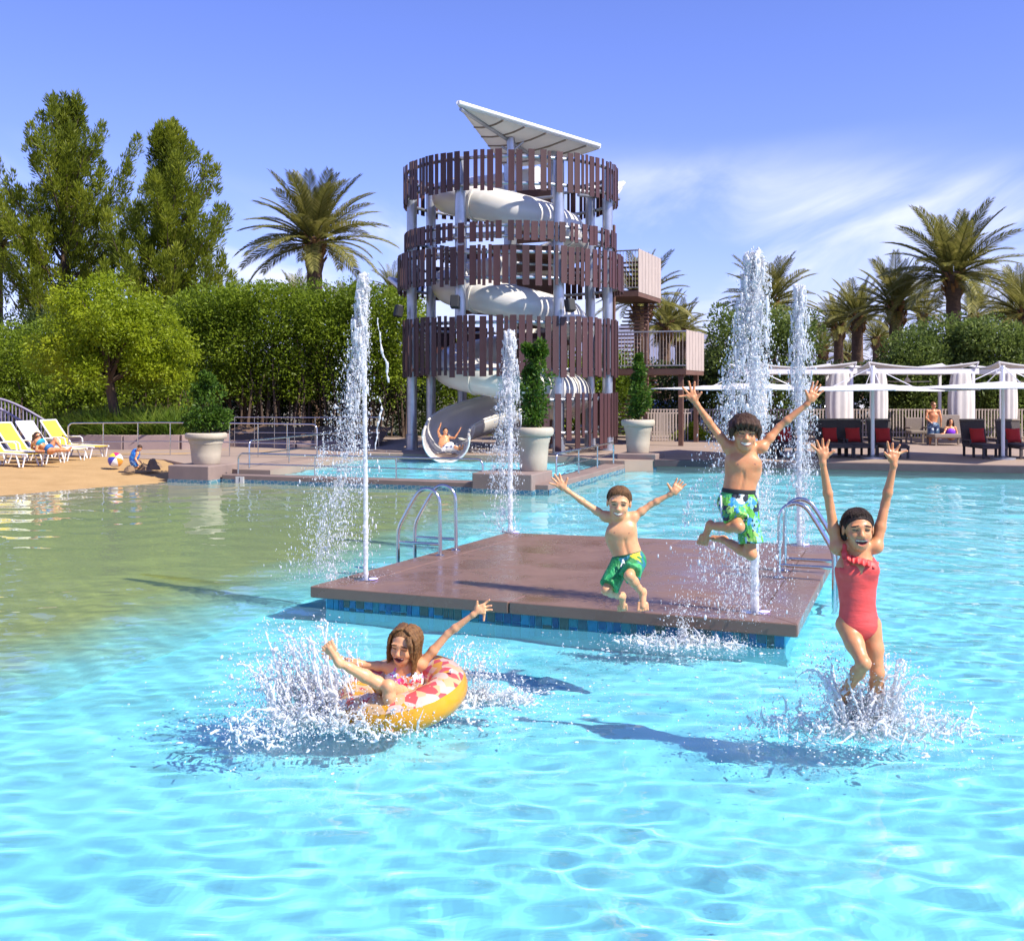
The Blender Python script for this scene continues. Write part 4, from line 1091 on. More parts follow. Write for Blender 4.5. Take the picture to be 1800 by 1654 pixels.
# ================================================================== CABANAS
def curtain(m, x, y, w_, d_, z0, z1, seed, flare=1.1):
    rp = random.Random(seed); n = 40; rows = []
    for k in range(9):
        u = k / 8; z = z1 + (z0 - z1) * u; s = (.85 + .2 * math.sin(u * 3)) * (1 + (flare - 1) * u)
        ring = []
        for i in range(n + 1):
            a = 2 * math.pi * i / n; rf = 1 + .13 * math.sin(a * 9 + .4 * math.sin(u * 2)) + .05 * math.sin(a * 17 + u)
            ring.append((x + math.cos(a) * w_ / 2 * s * rf, y + math.sin(a) * d_ / 2 * s * rf, z))
        rows.append(ring)
    m.sheet(rows)
def cabana(x, Y, label):
    W, D, H = 3.75, 3.2, 2.62; z0 = .30
    t = empty('cabana', (x, Y, z0), label, 'cabana')
    for sx in (-1, 1):
        for sy in (-1, 1):
            MB().box((x + sx * W / 2, Y + sy * D / 2, z0 + H / 2), (.11, .11, H)).build('post', M['white_paint'], t, bevel=.01)
    for sy in (-1, 1): MB().box((x, Y + sy * D / 2, z0 + H + .05), (W + .42, .09, .20)).build('beam', M['white_paint'], t, bevel=.01)
    for sx in (-1, 1): MB().box((x + sx * W / 2, Y, z0 + H + .048), (.09, D - .1, .19)).build('beam', M['white_paint'], t, bevel=.01)
    rows = []; n = 16
    for j in range(n + 1):
        v_ = -1 + 2 * j / n
        rows.append([(x + u_ * (W / 2 + .16) * (1 - .05 * (1 - v_ * v_)), Y + v_ * (D / 2 + .16) * (1 - .05 * (1 - u_ * u_)), z0 + H + .17 + .15 * (abs(u_) ** 1.6 * abs(v_) ** 1.6) + .05 * (u_ * u_ + v_ * v_)) for u_ in [-1 + 2 * i / n for i in range(n + 1)]])
    MB().sheet(rows, .05).build('roof_canopy', M['white_fabric'], t, smooth=40)
    for sx in (-1, 1):
        for sy in (-1, 1):
            MB().cyl((x + sx * W / 2, Y + sy * D / 2, z0 + H), (x + sx * (W / 2 + .14), Y + sy * (D / 2 + .14), z0 + H + .36), .03, n=8).build('corner_spar', M['white_paint'], t, smooth=60)
            if sy > 0: continue
            cu = MB(); ww = .55 if sx < 0 else .80
            curtain(cu, x + sx * (W / 2 - ww / 2 - .02), Y + sy * (D / 2 - .02), ww, .26, z0 + .62, z0 + H - .02, int(sx * 3 + sy * 7 + 20))
            cu.build('curtain', M['curtain'], t, smooth=180)
    f = empty('ceiling_fan', (x + .02, Y, z0 + H - .1), 'white ceiling fan hanging in the ' + label.split(',')[0], 'fan')
    MB().lathe([(.02, .12), (.02, -.12), (.05, -.14), (.13, -.26), (.14, -.31), (.001, -.33)], (x + .02, Y, z0 + H - .04), 20).build('motor_housing', M['white_paint'], f, smooth=50)
    for k in range(3):
        a = R(8 + 120 * k); d_ = Vector((math.cos(a), math.sin(a), 0))
        MB().bar(Vector((x + .02, Y, z0 + H - .33)) + d_ * .12, Vector((x + .02, Y, z0 + H - .31)) + d_ * .95, .15, .015, up=(math.sin(a) * .12, -math.cos(a) * .12, 1)).build('blade', M['white_paint'], f)
cabana(P(1408, 680, 41.3).x, 42.9, 'white cabana seen through the two tall jets, next to the stair tower side')
cabana(P(1616, 680, 41.3).x, 42.6, 'middle white cabana, with the standing man and seated woman inside')
cabana(P(1836, 680, 41.3).x, 42.3, 'last white cabana, partly out of view beyond the red cushions')

# picket fence behind the cabanas
fen = empty('picket_fence', (13, 45.3, .3), 'pale picket fence running behind the cabanas', 'fence'); pk = MB()
xx = 5.2
while xx < 23: pk.box((xx, 45.3, .3 + .62), (.055, .02, 1.16)); xx += .125
pk.build('picket', M['beige_panel'], fen, kind='stuff')
for z in (.45, 1.36): MB().box((14, 45.34, z + .1), (18.2, .04, .06)).build('fence_rail', M['beige_panel'], fen)
fen = empty('picket_fence', (6, 44, .3), 'grey picket gate panel beside the right planter pot', 'fence'); pk = MB()
xx = 5.3
while xx < 6.9: pk.box((xx, 43.2, .3 + .55), (.04, .02, 1.1)); xx += .11
pk.build('picket', M['beige_panel'], fen, kind='stuff'); MB().box((6.1, 43.22, 1.38), (1.75, .04, .05)).build('fence_rail', M['beige_panel'], fen)

# ------------------------------------------------------------------ mast umbrellas with a flat canopy hung from stays
def umbrella(px, Y, rot, hc, label, half=2.15):
    b = Vector(((px - HX) / F * Y, Y, .30)); t = empty('mast_umbrella', b, label, 'umbrella')
    MB().lathe([(.35, 0), (.35, .04), (.12, .06), (.06, .10)], b, 20).build('base', M['galv'], t, smooth=40)
    MB().cyl(b + Vector((0, 0, .05)), b + Vector((0, 0, 2.72)), .055, n=14).build('mast', M['white_paint'], t, smooth=50)
    n = 12; m = Matrix.Rotation(rot, 3, 'Z'); rows = []
    for j in range(n + 1):
        v_ = -1 + 2 * j / n
        rows.append([b + Vector((0, 0, hc)) + m @ Vector((u_ * half * (1 - .06 * (1 - v_ * v_)), v_ * half * (1 - .06 * (1 - u_ * u_)), .22 * (1 - max(abs(u_), abs(v_))) - .03 * (1 - abs(u_ * v_)))) for u_ in [-1 + 2 * i / n for i in range(n + 1)]])
    MB().sheet(rows, .02).build('canopy', M['white_fabric'], t, smooth=30)
    for k in range(4):
        e = b + Vector((0, 0, hc + .02)) + m @ (Vector((math.cos(R(45 + 90 * k)), math.sin(R(45 + 90 * k)), 0)) * half * 1.40)
        MB().bar(b + Vector((0, 0, hc + .12)), e - Vector((0, 0, .035)), .03, .03).build('rib', M['white_paint'], t)
        MB().cyl(b + Vector((0, 0, 2.68)), (b + Vector((0, 0, hc + .12))).lerp(e, .38), .013, n=6).build('stay', M['white_paint'], t, smooth=60)
umbrella(1322, 33.0, R(43), 2.05, 'flat white umbrella on a mast behind the tall jet and jumping boys')
umbrella(1534, 32.6, R(38), 2.02, 'flat white umbrella on a mast beside the row of red cushioned loungers')
umbrella(1763, 32.2, R(47), 2.08, 'flat white umbrella on a mast between the last two red cushioned loungers')

# ------------------------------------------------------------------ dark wicker loungers with red cushions
def chaise_proto(p, label):
    t = empty('wicker_chaise', p, label, 'lounger', 'dark wicker loungers along the pool deck')
    q = lambda x, y, z: Vector(p) + Vector((x, y, z))
    MB().box(q(0, .0, .33), (.74, 1.5, .09)).build('seat', M['wicker'], t, bevel=.015)
    MB().box(q(0, .0, .39), (.66, 1.42, .03)).build('seat_pad', mat('charcoal_pad', (.06, .048, .055), .9, (.08, .066, .072), 10), t, bevel=.012)
    mb = Matrix.Rotation(R(-16), 3, 'X')
    MB().box(q(0, .84, .72), (.74, .07, .78), M=mb).build('backrest', M['wicker'], t, bevel=.015)
    MB().box(q(0, .92, 1.08), (.76, .08, .06), M=mb).build('headrest_bar', M['taupe'], t, bevel=.01)
    for sx in (-1, 1):
        for y in (-.70, .0, .70): MB().box(q(sx * .33, y, .145), (.065, .065, .29)).build('leg', M['wicker'], t, bevel=.006)
        MB().box(q(sx * .40, .35, .50), (.06, .62, .05)).build('armrest', M['wicker'], t, bevel=.01)
        MB().box(q(sx * .40, .07, .40), (.05, .05, .18)).build('arm_post', M['wicker'], t)
    return t
def cushion(p, label, rx=-18, w_=.46):
    n = 8; vs_, fs = [], []
    m = Matrix.Rotation(R(rx), 3, 'X')
    for s in (-1, 1):
        for j in range(n + 1):
            for i in range(n + 1):
                u_, v_ = -1 + 2 * i / n, -1 + 2 * j / n
                pz = ((1 - u_ ** 4) * (1 - v_ ** 4)) ** .6
                pin = 1 - .10 * (1 - abs(v_)) * abs(u_) ** 6 * 0
                vs_.append(Vector(p) + m @ Vector((u_ * w_ / 2 * (1 - .08 * (1 - v_ * v_) * abs(u_) ** 4), s * .075 * pz, v_ * w_ / 2 * (1 - .08 * (1 - u_ * u_) * abs(v_) ** 4) + w_ / 2)))
    k = (n + 1) ** 2
    for j in range(n):
        for i in range(n):
            a = j * (n + 1) + i; fs.append((a, a + 1, a + n + 2, a + n + 1)); fs.append((k + a, k + a + n + 1, k + a + n + 2, k + a + 1))
    tag(MB().add(vs_, fs).build('red_cushion', M['red'], smooth=180), label, 'cushion')
spots = [(1342, 33.6, 'behind the tall jet, nearer the pot'), (1386, 33.5, 'behind the tall jet, second from the pot'), (1467, 33.4, 'next to the white umbrella mast, outer of the pair'), (1508, 33.4, 'next to the white umbrella mast, inner of the pair'), (1562, 33.2, 'on the cabana gap side of the white umbrella mast'), (1731, 33.0, 'in front of the last cabana post'), (1795, 32.9, 'last in the row, partly out of view')]
proto = None
for px, Y, lb in spots:
    p = Vector(((px - HX) / F * Y, Y, .304)); lab = 'dark wicker lounger ' + lb
    if proto is None: proto = chaise_proto(p, lab)
    else:
        o = copy_tree(proto); o.location = p; o['label'] = lab
    cushion(p + Vector((0.02, .50, .41)), 'red cushion on the lounger ' + lb)
# furniture in the middle cabana
p = Vector((P(1668, 680, 39.8).x, 39.75, .30))
t = empty('daybed', p, 'taupe daybed in the middle cabana with the woman in purple', 'daybed')
MB().box(p + Vector((0, .2, .34)), (1.25, .9, .14)).build('seat', M['taupe'], t, bevel=.03)
MB().box(p + Vector((.05, .68, .72)), (1.2, .12, .72), M=Matrix.Rotation(R(-10), 3, 'X')).build('backrest', M['taupe'], t, bevel=.03)
for sx in (-1, 1):
    for y in (-.2, .6): MB().box(p + Vector((sx * .56, y, .135)), (.06, .06, .27)).build('leg', M['taupe'], t)
p = Vector((P(1612, 680, 41.2).x, 41.2, .30))
t = empty('wicker_armchair', p, 'taupe wicker armchair in the middle cabana beside the standing man', 'chair')
MB().box(p + Vector((0, 0, .42)), (.66, .6, .12)).build('seat', M['taupe'], t, bevel=.03)
MB().box(p + Vector((0, .3, .70)), (.68, .08, .5)).build('backrest', M['taupe'], t, bevel=.03)
for sx in (-1, 1):
    MB().box(p + Vector((sx * .33, 0, .58)), (.07, .56, .07)).build('armrest', M['taupe'], t, bevel=.01)
    for y in (-.25, .25): MB().box(p + Vector((sx * .31, y, .18)), (.06, .06, .36)).build('leg', M['taupe'], t)

# ------------------------------------------------------------------ parked cars beyond the hedge gap
def car(px, py, Y, rz, paint, label):
    c = P(px, py, Y); c.z = .28; t = empty('parked_car', c, label, 'car'); Mx = Matrix.Translation(c) @ Matrix.Rotation(rz, 4, 'Z')
    prof = [(-2.2, .35), (-2.22, .75), (-1.9, .95), (-1.35, 1.0), (-.75, 1.45), (.85, 1.48), (1.6, 1.0), (2.1, .92), (2.2, .6), (2.15, .3)]
    def ext(pr, hw, zoff=0):
        n = len(pr); v_ = [Mx @ Vector((x, -hw * (1 - .14 * max(0, z - .95) / .5), z)) for x, z in pr] + [Mx @ Vector((x, hw * (1 - .14 * max(0, z - .95) / .5), z)) for x, z in pr]
        return MB().add(v_, [tuple(range(n - 1, -1, -1)), tuple(range(n, 2 * n))] + [(i, (i + 1) % n, n + (i + 1) % n, n + i) for i in range(n)])
    ext(prof, .88).build('body', paint, t, bevel=.05)
    ext([(-1.15, 1.02), (-.70, 1.40), (.80, 1.42), (1.42, 1.02)], .90).build('side_window', M['black'], t)
    for x in (-1.35, 1.35):
        for s in (-1, 1):
            w_ = MB().cyl(Mx @ Vector((x, s * .72, .33)), Mx @ Vector((x, s * .92, .33)), .33, n=20).build('tyre', M['black'], t, smooth=40)
            MB().cyl(Mx @ Vector((x, s * .73, .33)), Mx @ Vector((x, s * .93, .33)), .2, n=16).build('rim', M['galv'], w_, smooth=40)
car(1452, 670, 56, R(35), mat('silver_paint', (.45, .47, .5), .25, metal=.6), 'silver parked car seen through the cabana beside the jets')
car(1522, 668, 58, R(70), mat('white_car', (.7, .7, .72), .25, coat=1), 'white parked car seen in the gap between two cabanas')
car(1172, 690, 54, R(50), mat('blue_car', (.04, .07, .2), .25, coat=1), 'dark blue parked car beyond the right planter pot')
# ================================================================== PEOPLE (signed distance bodies -> one continuous mesh each)
def net(D, org, h):
    """naive surface nets on a distance grid"""
    ins = D < 0
    nx, ny, nz = D.shape
    corner = [(i, j, k) for i in (0, 1) for j in (0, 1) for k in (0, 1)]
    cnt = np.zeros((nx - 1, ny - 1, nz - 1), np.int8)
    sl = lambda c: tuple(slice(c[a], D.shape[a] - 1 + c[a]) for a in range(3))
    for c in corner: cnt += ins[sl(c)]
    act = (cnt > 0) & (cnt < 8)
    ci = np.argwhere(act); idx = np.full(act.shape, -1, np.int32); idx[act] = np.arange(len(ci))
    vals = {c: D[tuple((ci + np.array(c)).T)] for c in corner}
    acc = np.zeros((len(ci), 3)); num = np.zeros(len(ci))
    for a in corner:
        for ax in range(3):
            if a[ax]: continue
            b = list(a); b[ax] = 1; b = tuple(b)
            va, vb = vals[a], vals[b]; m = (va < 0) != (vb < 0)
            t = np.where(m, va / np.where(m, va - vb, 1), 0)
            pt = np.repeat(np.array(a, float)[None], len(ci), 0); pt[:, ax] = t
            acc += pt * m[:, None]; num += m
    v = (ci + acc / num[:, None]) * h + org
    faces = []
    for ax in range(3):
        o1, o2 = [(1, 2), (2, 0), (0, 1)][ax]
        lo = [1, 1, 1]; lo[ax] = 0
        s0 = tuple(slice(lo[a], D.shape[a] - 1) for a in range(3))
        s1 = tuple(slice(lo[a] + (a == ax), D.shape[a] - 1 + (a == ax)) for a in range(3))
        e = np.argwhere(ins[s0] != ins[s1]) + np.array(lo)
        if not len(e): continue
        flip = ins[tuple(e.T)]
        d1 = np.zeros(3, int); d1[o1] = 1; d2 = np.zeros(3, int); d2[o2] = 1
        q = [idx[tuple((e - x).T)] for x in (d1 + d2, d2, 0 * d1, d1)]
        q = np.stack(q, 1); q[~flip] = q[~flip][:, ::-1]
        faces.append(q)
    f = np.concatenate(faces); f = f[(f >= 0).all(1)]
    return v, f

class Sdf:
    def __init__(s, h): s.h = h; s.pr = []; s.paint = []
    def cap(s, a, b, ra, rb=None, k=.015, clip=None, sub=False):
        s.pr.append(('c', np.array(a, float), np.array(b, float), ra, ra if rb is None else rb, k, clip, sub)); return s
    def chain(s, pts, rs, k=.012):
        for i in range(len(pts) - 1): s.cap(pts[i], pts[i + 1], rs[i], rs[i + 1], k)
        return s
    def ell(s, c, rad, Rm=None, k=.015, clip=None, sub=False):
        Rm = np.eye(3) if Rm is None else np.asarray(Rm, float)
        s.pr.append(('e', np.array(c, float), Rm, np.array(rad, float), None, k, clip, sub)); return s
    def dot(s, c, rad, Rm, mid): s.paint.append((np.array(c, float), np.array(rad, float), np.asarray(Rm, float), mid))
    def mesh(s, name):
        h = s.h; lo = np.full(3, 1e9); hi = -lo
        bx = []
        for p in s.pr:
            if p[0] == 'c': r = max(p[3], p[4]); a = np.minimum(p[1], p[2]) - r; b = np.maximum(p[1], p[2]) + r
            else: r = p[3].max(); a = p[1] - r; b = p[1] + r
            m = p[5] + 3 * h; bx.append((a - m, b + m))
            if not p[7]: lo = np.minimum(lo, a - m); hi = np.maximum(hi, b + m)
        n = np.ceil((hi - lo) / h).astype(int) + 2
        D = np.full(n, 1.0, np.float32)
        for p, (a, b) in zip(s.pr, bx):
            i0 = np.maximum(((a - lo) / h).astype(int), 0); i1 = np.minimum(((b - lo) / h).astype(int) + 2, n)
            if (i1 <= i0).any(): continue
            x, y, z = [(np.arange(i0[k], i1[k]) * h + lo[k]).astype(np.float32) for k in range(3)]
            x = x[:, None, None]; y = y[None, :, None]; z = z[None, None, :]
            if p[0] == 'c':
                A, Bv = p[1], p[2]; d = Bv - A; L2 = max((d * d).sum(), 1e-9)
                t = np.clip(((x - A[0]) * d[0] + (y - A[1]) * d[1] + (z - A[2]) * d[2]) / L2, 0, 1)
                q = np.sqrt((x - A[0] - t * d[0]) ** 2 + (y - A[1] - t * d[1]) ** 2 + (z - A[2] - t * d[2]) ** 2) - (p[3] + (p[4] - p[3]) * t)
            else:
                c, Rm, rad = p[1], p[2], p[3]; X = (x - c[0], y - c[1], z - c[2]); s2 = 0; s4 = 0
                for k in range(3):
                    w_ = X[0] * Rm[k, 0] + X[1] * Rm[k, 1] + X[2] * Rm[k, 2]
                    s2 = s2 + (w_ / rad[k]) ** 2; s4 = s4 + (w_ / rad[k] ** 2) ** 2
                k0 = np.sqrt(s2); q = k0 * (k0 - 1) / np.maximum(np.sqrt(s4), 1e-6)
            if p[6]:
                for (cp, cn) in p[6]: q = np.maximum(q, (x - cp[0]) * cn[0] + (y - cp[1]) * cn[1] + (z - cp[2]) * cn[2])
            sl = tuple(slice(i0[k], i1[k]) for k in range(3)); B0 = D[sl]; k = max(p[5], 1e-4)
            if p[7]:
                q = -q; hh = np.clip(.5 - .5 * (B0 - q) / k, 0, 1); D[sl] = B0 + (q - B0) * hh + k * hh * (1 - hh)
            else:
                hh = np.clip(.5 + .5 * (B0 - q) / k, 0, 1); D[sl] = B0 + (q - B0) * hh - k * hh * (1 - hh)
        v, f = net(D, lo, h)
        me = np_mesh(name, v, f)
        if s.paint:
            c = v[f].mean(1); mi = np.zeros(len(f), np.int32)
            for pc, pr, Rm, mid in s.paint:
                w_ = ((c - pc) @ Rm.T) / pr; mi[(w_ * w_).sum(1) < 1] = mid
            s._mi = mi
        else: s._mi = None
        return me
    def build(s, name, mats, parent):
        me = s.mesh(name)
        o = link(name, me, mats, parent)
        if s._mi is not None: me.polygons.foreach_set('material_index', s._mi); me.update()
        return o

def skin(name, c, c2):
    m = mat(name, c, .46, c2, 9, sss=.22, spec=.45, coat=.10); nt = m.node_tree; b = nt.nodes['Principled BSDF']
    src = b.inputs['Base Color'].links[0].from_socket
    tcn = node(nt, 'ShaderNodeTexCoord'); n1_ = node(nt, 'ShaderNodeTexNoise', Scale=22, Detail=6, Roughness=.7); nt.links.new(tcn.outputs['Object'], n1_.inputs[0])
    mr = node(nt, 'ShaderNodeMapRange'); mr.inputs['From Min'].default_value = .45; mr.inputs['From Max'].default_value = .75; mr.inputs['To Max'].default_value = .55; nt.links.new(n1_.outputs['Fac'], mr.inputs[0])
    mx_ = node(nt, 'ShaderNodeMix', _data_type='RGBA'); nt.links.new(mr.outputs[0], mx_.inputs[0]); nt.links.new(src, mx_.inputs[6]); mx_.inputs[7].default_value = (c[0] * .98, c[1] * .66, c[2] * .55, 1)
    nt.links.new(mx_.outputs[2], b.inputs['Base Color'])
    n2_ = node(nt, 'ShaderNodeTexNoise', Scale=120, Detail=5); nt.links.new(tcn.outputs['Object'], n2_.inputs[0])
    r2 = node(nt, 'ShaderNodeMapRange'); r2.inputs['To Min'].default_value = .25; r2.inputs['To Max'].default_value = .62; nt.links.new(n1_.outputs['Fac'], r2.inputs[0]); nt.links.new(r2.outputs[0], b.inputs['Roughness'])
    bp = node(nt, 'ShaderNodeBump', Strength=.25, Distance=.004); nt.links.new(n2_.outputs['Fac'], bp.inputs['Height']); nt.links.new(bp.outputs[0], b.inputs['Normal'])
    return m
M['skin_tan'] = skin('skin_tan', (.66, .30, .135), (.56, .245, .105))
M['skin_fair'] = skin('skin_fair', (.72, .38, .19), (.63, .31, .15))
M['lip'] = mat('lips', (.42, .10, .09), .35, coat=.3)
M['teeth'] = mat('teeth', (.86, .72, .54), .6, spec=.1)
M['eye'] = mat('eye_dark', (.035, .02, .015), .3)
M['mouth'] = mat('mouth_inside', (.10, .015, .015), .5)
def hair_mat(name, c, c2, st=(1, 1, .12), sc_=70):
    return mat(name, c, .48, c2, sc_, bump=.6, bscale=90, stretch=st, spec=.3)
M['hair_brown'] = hair_mat('hair_brown', (.028, .013, .006), (.075, .034, .015))
M['hair_light'] = hair_mat('hair_light_brown', (.085, .040, .015), (.19, .095, .036))
M['hair_dark'] = hair_mat('hair_dark', (.016, .010, .008), (.045, .024, .015))
M['hair_gold'] = hair_mat('hair_golden', (.085, .036, .012), (.24, .115, .038))
def voro_mat(name, cols, scale, stretch=(1, 1, 1), dist=.6):
    m, nt, b = new_mat(name)
    tcn = node(nt, 'ShaderNodeTexCoord'); mp = node(nt, 'ShaderNodeMapping', Scale=stretch); nt.links.new(tcn.outputs['Object'], mp.inputs[0])
    nz_ = node(nt, 'ShaderNodeTexNoise', Scale=scale * .8, Detail=3); nt.links.new(mp.outputs[0], nz_.inputs[0])
    vm = node(nt, 'ShaderNodeVectorMath', _operation='MULTIPLY_ADD'); nt.links.new(nz_.outputs['Color'], vm.inputs[0]); vm.inputs[1].default_value = (dist * 4 / scale,) * 3; nt.links.new(mp.outputs[0], vm.inputs[2])
    vo = node(nt, 'ShaderNodeTexVoronoi', Scale=scale); nt.links.new(vm.outputs[0], vo.inputs['Vector'])
    sp = node(nt, 'ShaderNodeSeparateColor'); nt.links.new(vo.outputs['Color'], sp.inputs[0])
    cr = node(nt, 'ShaderNodeValToRGB'); cr.color_ramp.interpolation = 'CONSTANT'; e = cr.color_ramp.elements
    e[0].color = c4(cols[0][1]); e[0].position = 0; e[1].color = c4(cols[1][1]); e[1].position = cols[1][0]
    for p_, c in cols[2:]: k = e.new(p_); k.color = c4(c)
    nt.links.new(sp.outputs[0], cr.inputs[0]); nt.links.new(cr.outputs[0], b.inputs['Base Color']); b.inputs['Roughness'].default_value = .5
    fn = node(nt, 'ShaderNodeTexNoise', Scale=14, Detail=4, Distortion=1.2); mp2 = node(nt, 'ShaderNodeMapping', Scale=(1.6, 1.6, .5)); nt.links.new(tcn.outputs['Object'], mp2.inputs[0]); nt.links.new(mp2.outputs[0], fn.inputs[0])
    bp = node(nt, 'ShaderNodeBump', Strength=.7, Distance=.03); nt.links.new(fn.outputs['Fac'], bp.inputs['Height']); nt.links.new(bp.outputs[0], b.inputs['Normal'])
    return m
M['trunks_green'] = voro_mat('green_print', [(0, (.012, .20, .055)), (.45, (.02, .30, .10)), (.66, (.015, .16, .22)), (.82, (.06, .40, .12)), (.92, (.55, .50, .03))], 13)
M['trunks_blue'] = voro_mat('lime_blue_print', [(0, (.12, .42, .05)), (.26, (.03, .24, .50)), (.44, (.30, .58, .12)), (.58, (.012, .018, .03)), (.70, (.25, .50, .62)), (.84, (.05, .33, .10)), (.94, (.7, .75, .72))], 17, dist=1)
M['pink_print'] = voro_mat('floral_print', [(0, (.78, .72, .72)), (.28, (.72, .04, .12)), (.46, (.78, .30, .10)), (.58, (.80, .76, .74)), (.76, (.62, .08, .42)), (.88, (.30, .45, .65))], 34, dist=1)
M['coral'] = mat('coral_swimsuit', (.80, .085, .075), .5, (.72, .06, .05), 9, bump=.35, bscale=13, stretch=(.6, .6, 1.8))
M['black_cloth'] = mat('black_cloth', (.015, .016, .018), .7)
M['white_cloth'] = mat('white_cloth', (.78, .78, .78), .8)

def fr3(fwd, up):
    f_ = np.array(fwd, float); f_ /= np.linalg.norm(f_); u_ = np.array(up, float); u_ -= f_ * (u_ @ f_); u_ /= np.linalg.norm(u_)
    r_ = np.cross(f_, u_); return np.stack([r_, f_, u_])     # rows: right, forward, up
def head(b, c, H, fwd, up, smile='teeth', k=None):
    Fm = fr3(fwd, up); c = np.array(c, float)
    q = lambda r_, f_, u_: c + (Fm[0] * r_ + Fm[1] * f_ + Fm[2] * u_) * H
    e = lambda p, rad, kk=.02, sub=False: b.ell(q(*p), np.array(rad) * H, Fm, k=kk * H / .22, sub=sub)
    e((0, -.05, .12), (.355, .42, .375))                # cranium
    e((0, .08, -.16), (.262, .315, .34), .03)           # face
    e((0, .235, -.40), (.115, .12, .085), .03)          # chin
    e((0, .16, -.31), (.185, .2, .15), .03)              # jaw
    for s in (-1, 1):
        e((s * .165, .265, -.135), (.105, .10, .10), .025)   # cheek
        e((s * .15, .345, .045), (.085, .075, .052), .012, True)   # eye socket
        e((s * .15, .305, .04), (.085, .075, .065), .006)     # lid and eye
        e((s * .13, .345, .125), (.12, .05, .035), .02)      # brow ridge
        e((s * .365, -.02, -.03), (.035, .085, .125), .01)   # ear
        e((s * .04, .435, -.115), (.04, .04, .032), .015)    # nostril wing
        b.dot(q(s * .15, .36, .035), np.array((.080, .09, .020)) * H, fr3(Fm[1], Fm[2] + s * .10 * Fm[0] * -1), 3)   # squinting eye line
        b.dot(q(s * .155, .38, .135), np.array((.105, .09, .022)) * H, fr3(Fm[1], Fm[2] + s * .18 * Fm[0]), 4)   # eyebrow
    b.cap(q(0, .345, .08), q(0, .445, -.095), .030 * H, .050 * H, k=.02)
    e((0, .30, -.26), (.14, .09, .08), .02)
    if smile == 'open':
        e((0, .40, -.275), (.105, .08, .062), .008, True)
    for i in range(-4, 5):
        x = i * .034; u_ = -.265 + 1.5 * x * x; wd = 1 - (i / 5) ** 2
        b.dot(q(x, .37, u_), np.array((.03, .13, .030 + .034 * wd + (.03 * wd if smile == 'open' else 0))) * H, Fm, 1)
    for i in range(-4, 5):
        x = i * .030; u_ = -.258 + 1.6 * x * x; wd = 1 - (i / 5) ** 2
        if smile == 'open': b.dot(q(x, .37, u_ - .018), np.array((.026, .13, .050 * wd + .012)) * H, Fm, 5); b.dot(q(x, .37, u_ + .012), np.array((.026, .13, .020 * wd + .006)) * H, Fm, 2)
        else: b.dot(q(x, .37, u_), np.array((.026, .13, .030 * wd + .008)) * H, Fm, 2)
    return Fm, q
def hand(b, wrist, palm, tips, s=1.0):
    """tips: 5 points, the last one is the thumb"""
    wrist, palm = np.array(wrist), np.array(palm); t4 = [np.array(t) for t in tips]
    ax = palm - wrist; ax /= np.linalg.norm(ax)
    fd = np.mean(t4[:4], 0) - palm; fd /= np.linalg.norm(fd)
    across = t4[3] - t4[0]; across -= fd * (across @ fd); across /= max(np.linalg.norm(across), 1e-6)
    b.cap(wrist, palm, .021 * s, .020 * s, k=.015)
    for i in range(4):
        w_ = (i - 1.5) * .0185 * s
        kn = palm + fd * .030 * s + across * w_
        b.cap(palm - fd * .02 * s + across * w_ * .6, kn, .0125 * s, .0115 * s, k=.010)
        tip = t4[i]; d = tip - kn; L = np.linalg.norm(d); mx = .078 * s * (.9, 1.0, .97, .82)[i] if L > .09 * s else L
        tip = kn + d / max(L, 1e-6) * max(mx, .055 * s)
        md = (kn + tip) / 2 + np.array([0, .006 * s, 0])
        b.cap(kn, md, .0092 * s, .0086 * s, k=.005); b.cap(md, tip, .0086 * s, .0072 * s, k=.003)
    th = t4[4]; bs = palm - ax * .022 * s + (th - palm) / np.linalg.norm(th - palm) * .012 * s
    d = th - bs; L = np.linalg.norm(d); th = bs + d / L * min(max(L, .05 * s), .070 * s)
    b.cap(bs, bs + (th - bs) * .5, .0135 * s, .0105 * s, k=.010); b.cap(bs + (th - bs) * .5, th, .0105 * s, .008 * s, k=.003)
def foot(b, ank, toe, s=1.0, up=(0, 0, 1)):
    ank, toe = np.array(ank), np.array(toe); d = toe - ank; L = np.linalg.norm(d); d /= L
    side = np.cross(d, np.array(up, float)); n_ = np.linalg.norm(side)
    side = side / n_ if n_ > .1 else np.array([1., 0, 0])
    b.cap(ank, ank + d * L * .72, .026 * s, .023 * s, k=.02)
    b.ell(ank - d * .02 * s, (.028 * s,) * 3, k=.02)
    for i in range(5):
        w_ = (i - 2) * .0155 * s
        b.cap(ank + d * L * .55 + side * w_ * .9, ank + d * (L * (.98 - .025 * abs(i - 1))) + side * w_ * 1.15, .0125 * s, .0088 * s, k=.007)
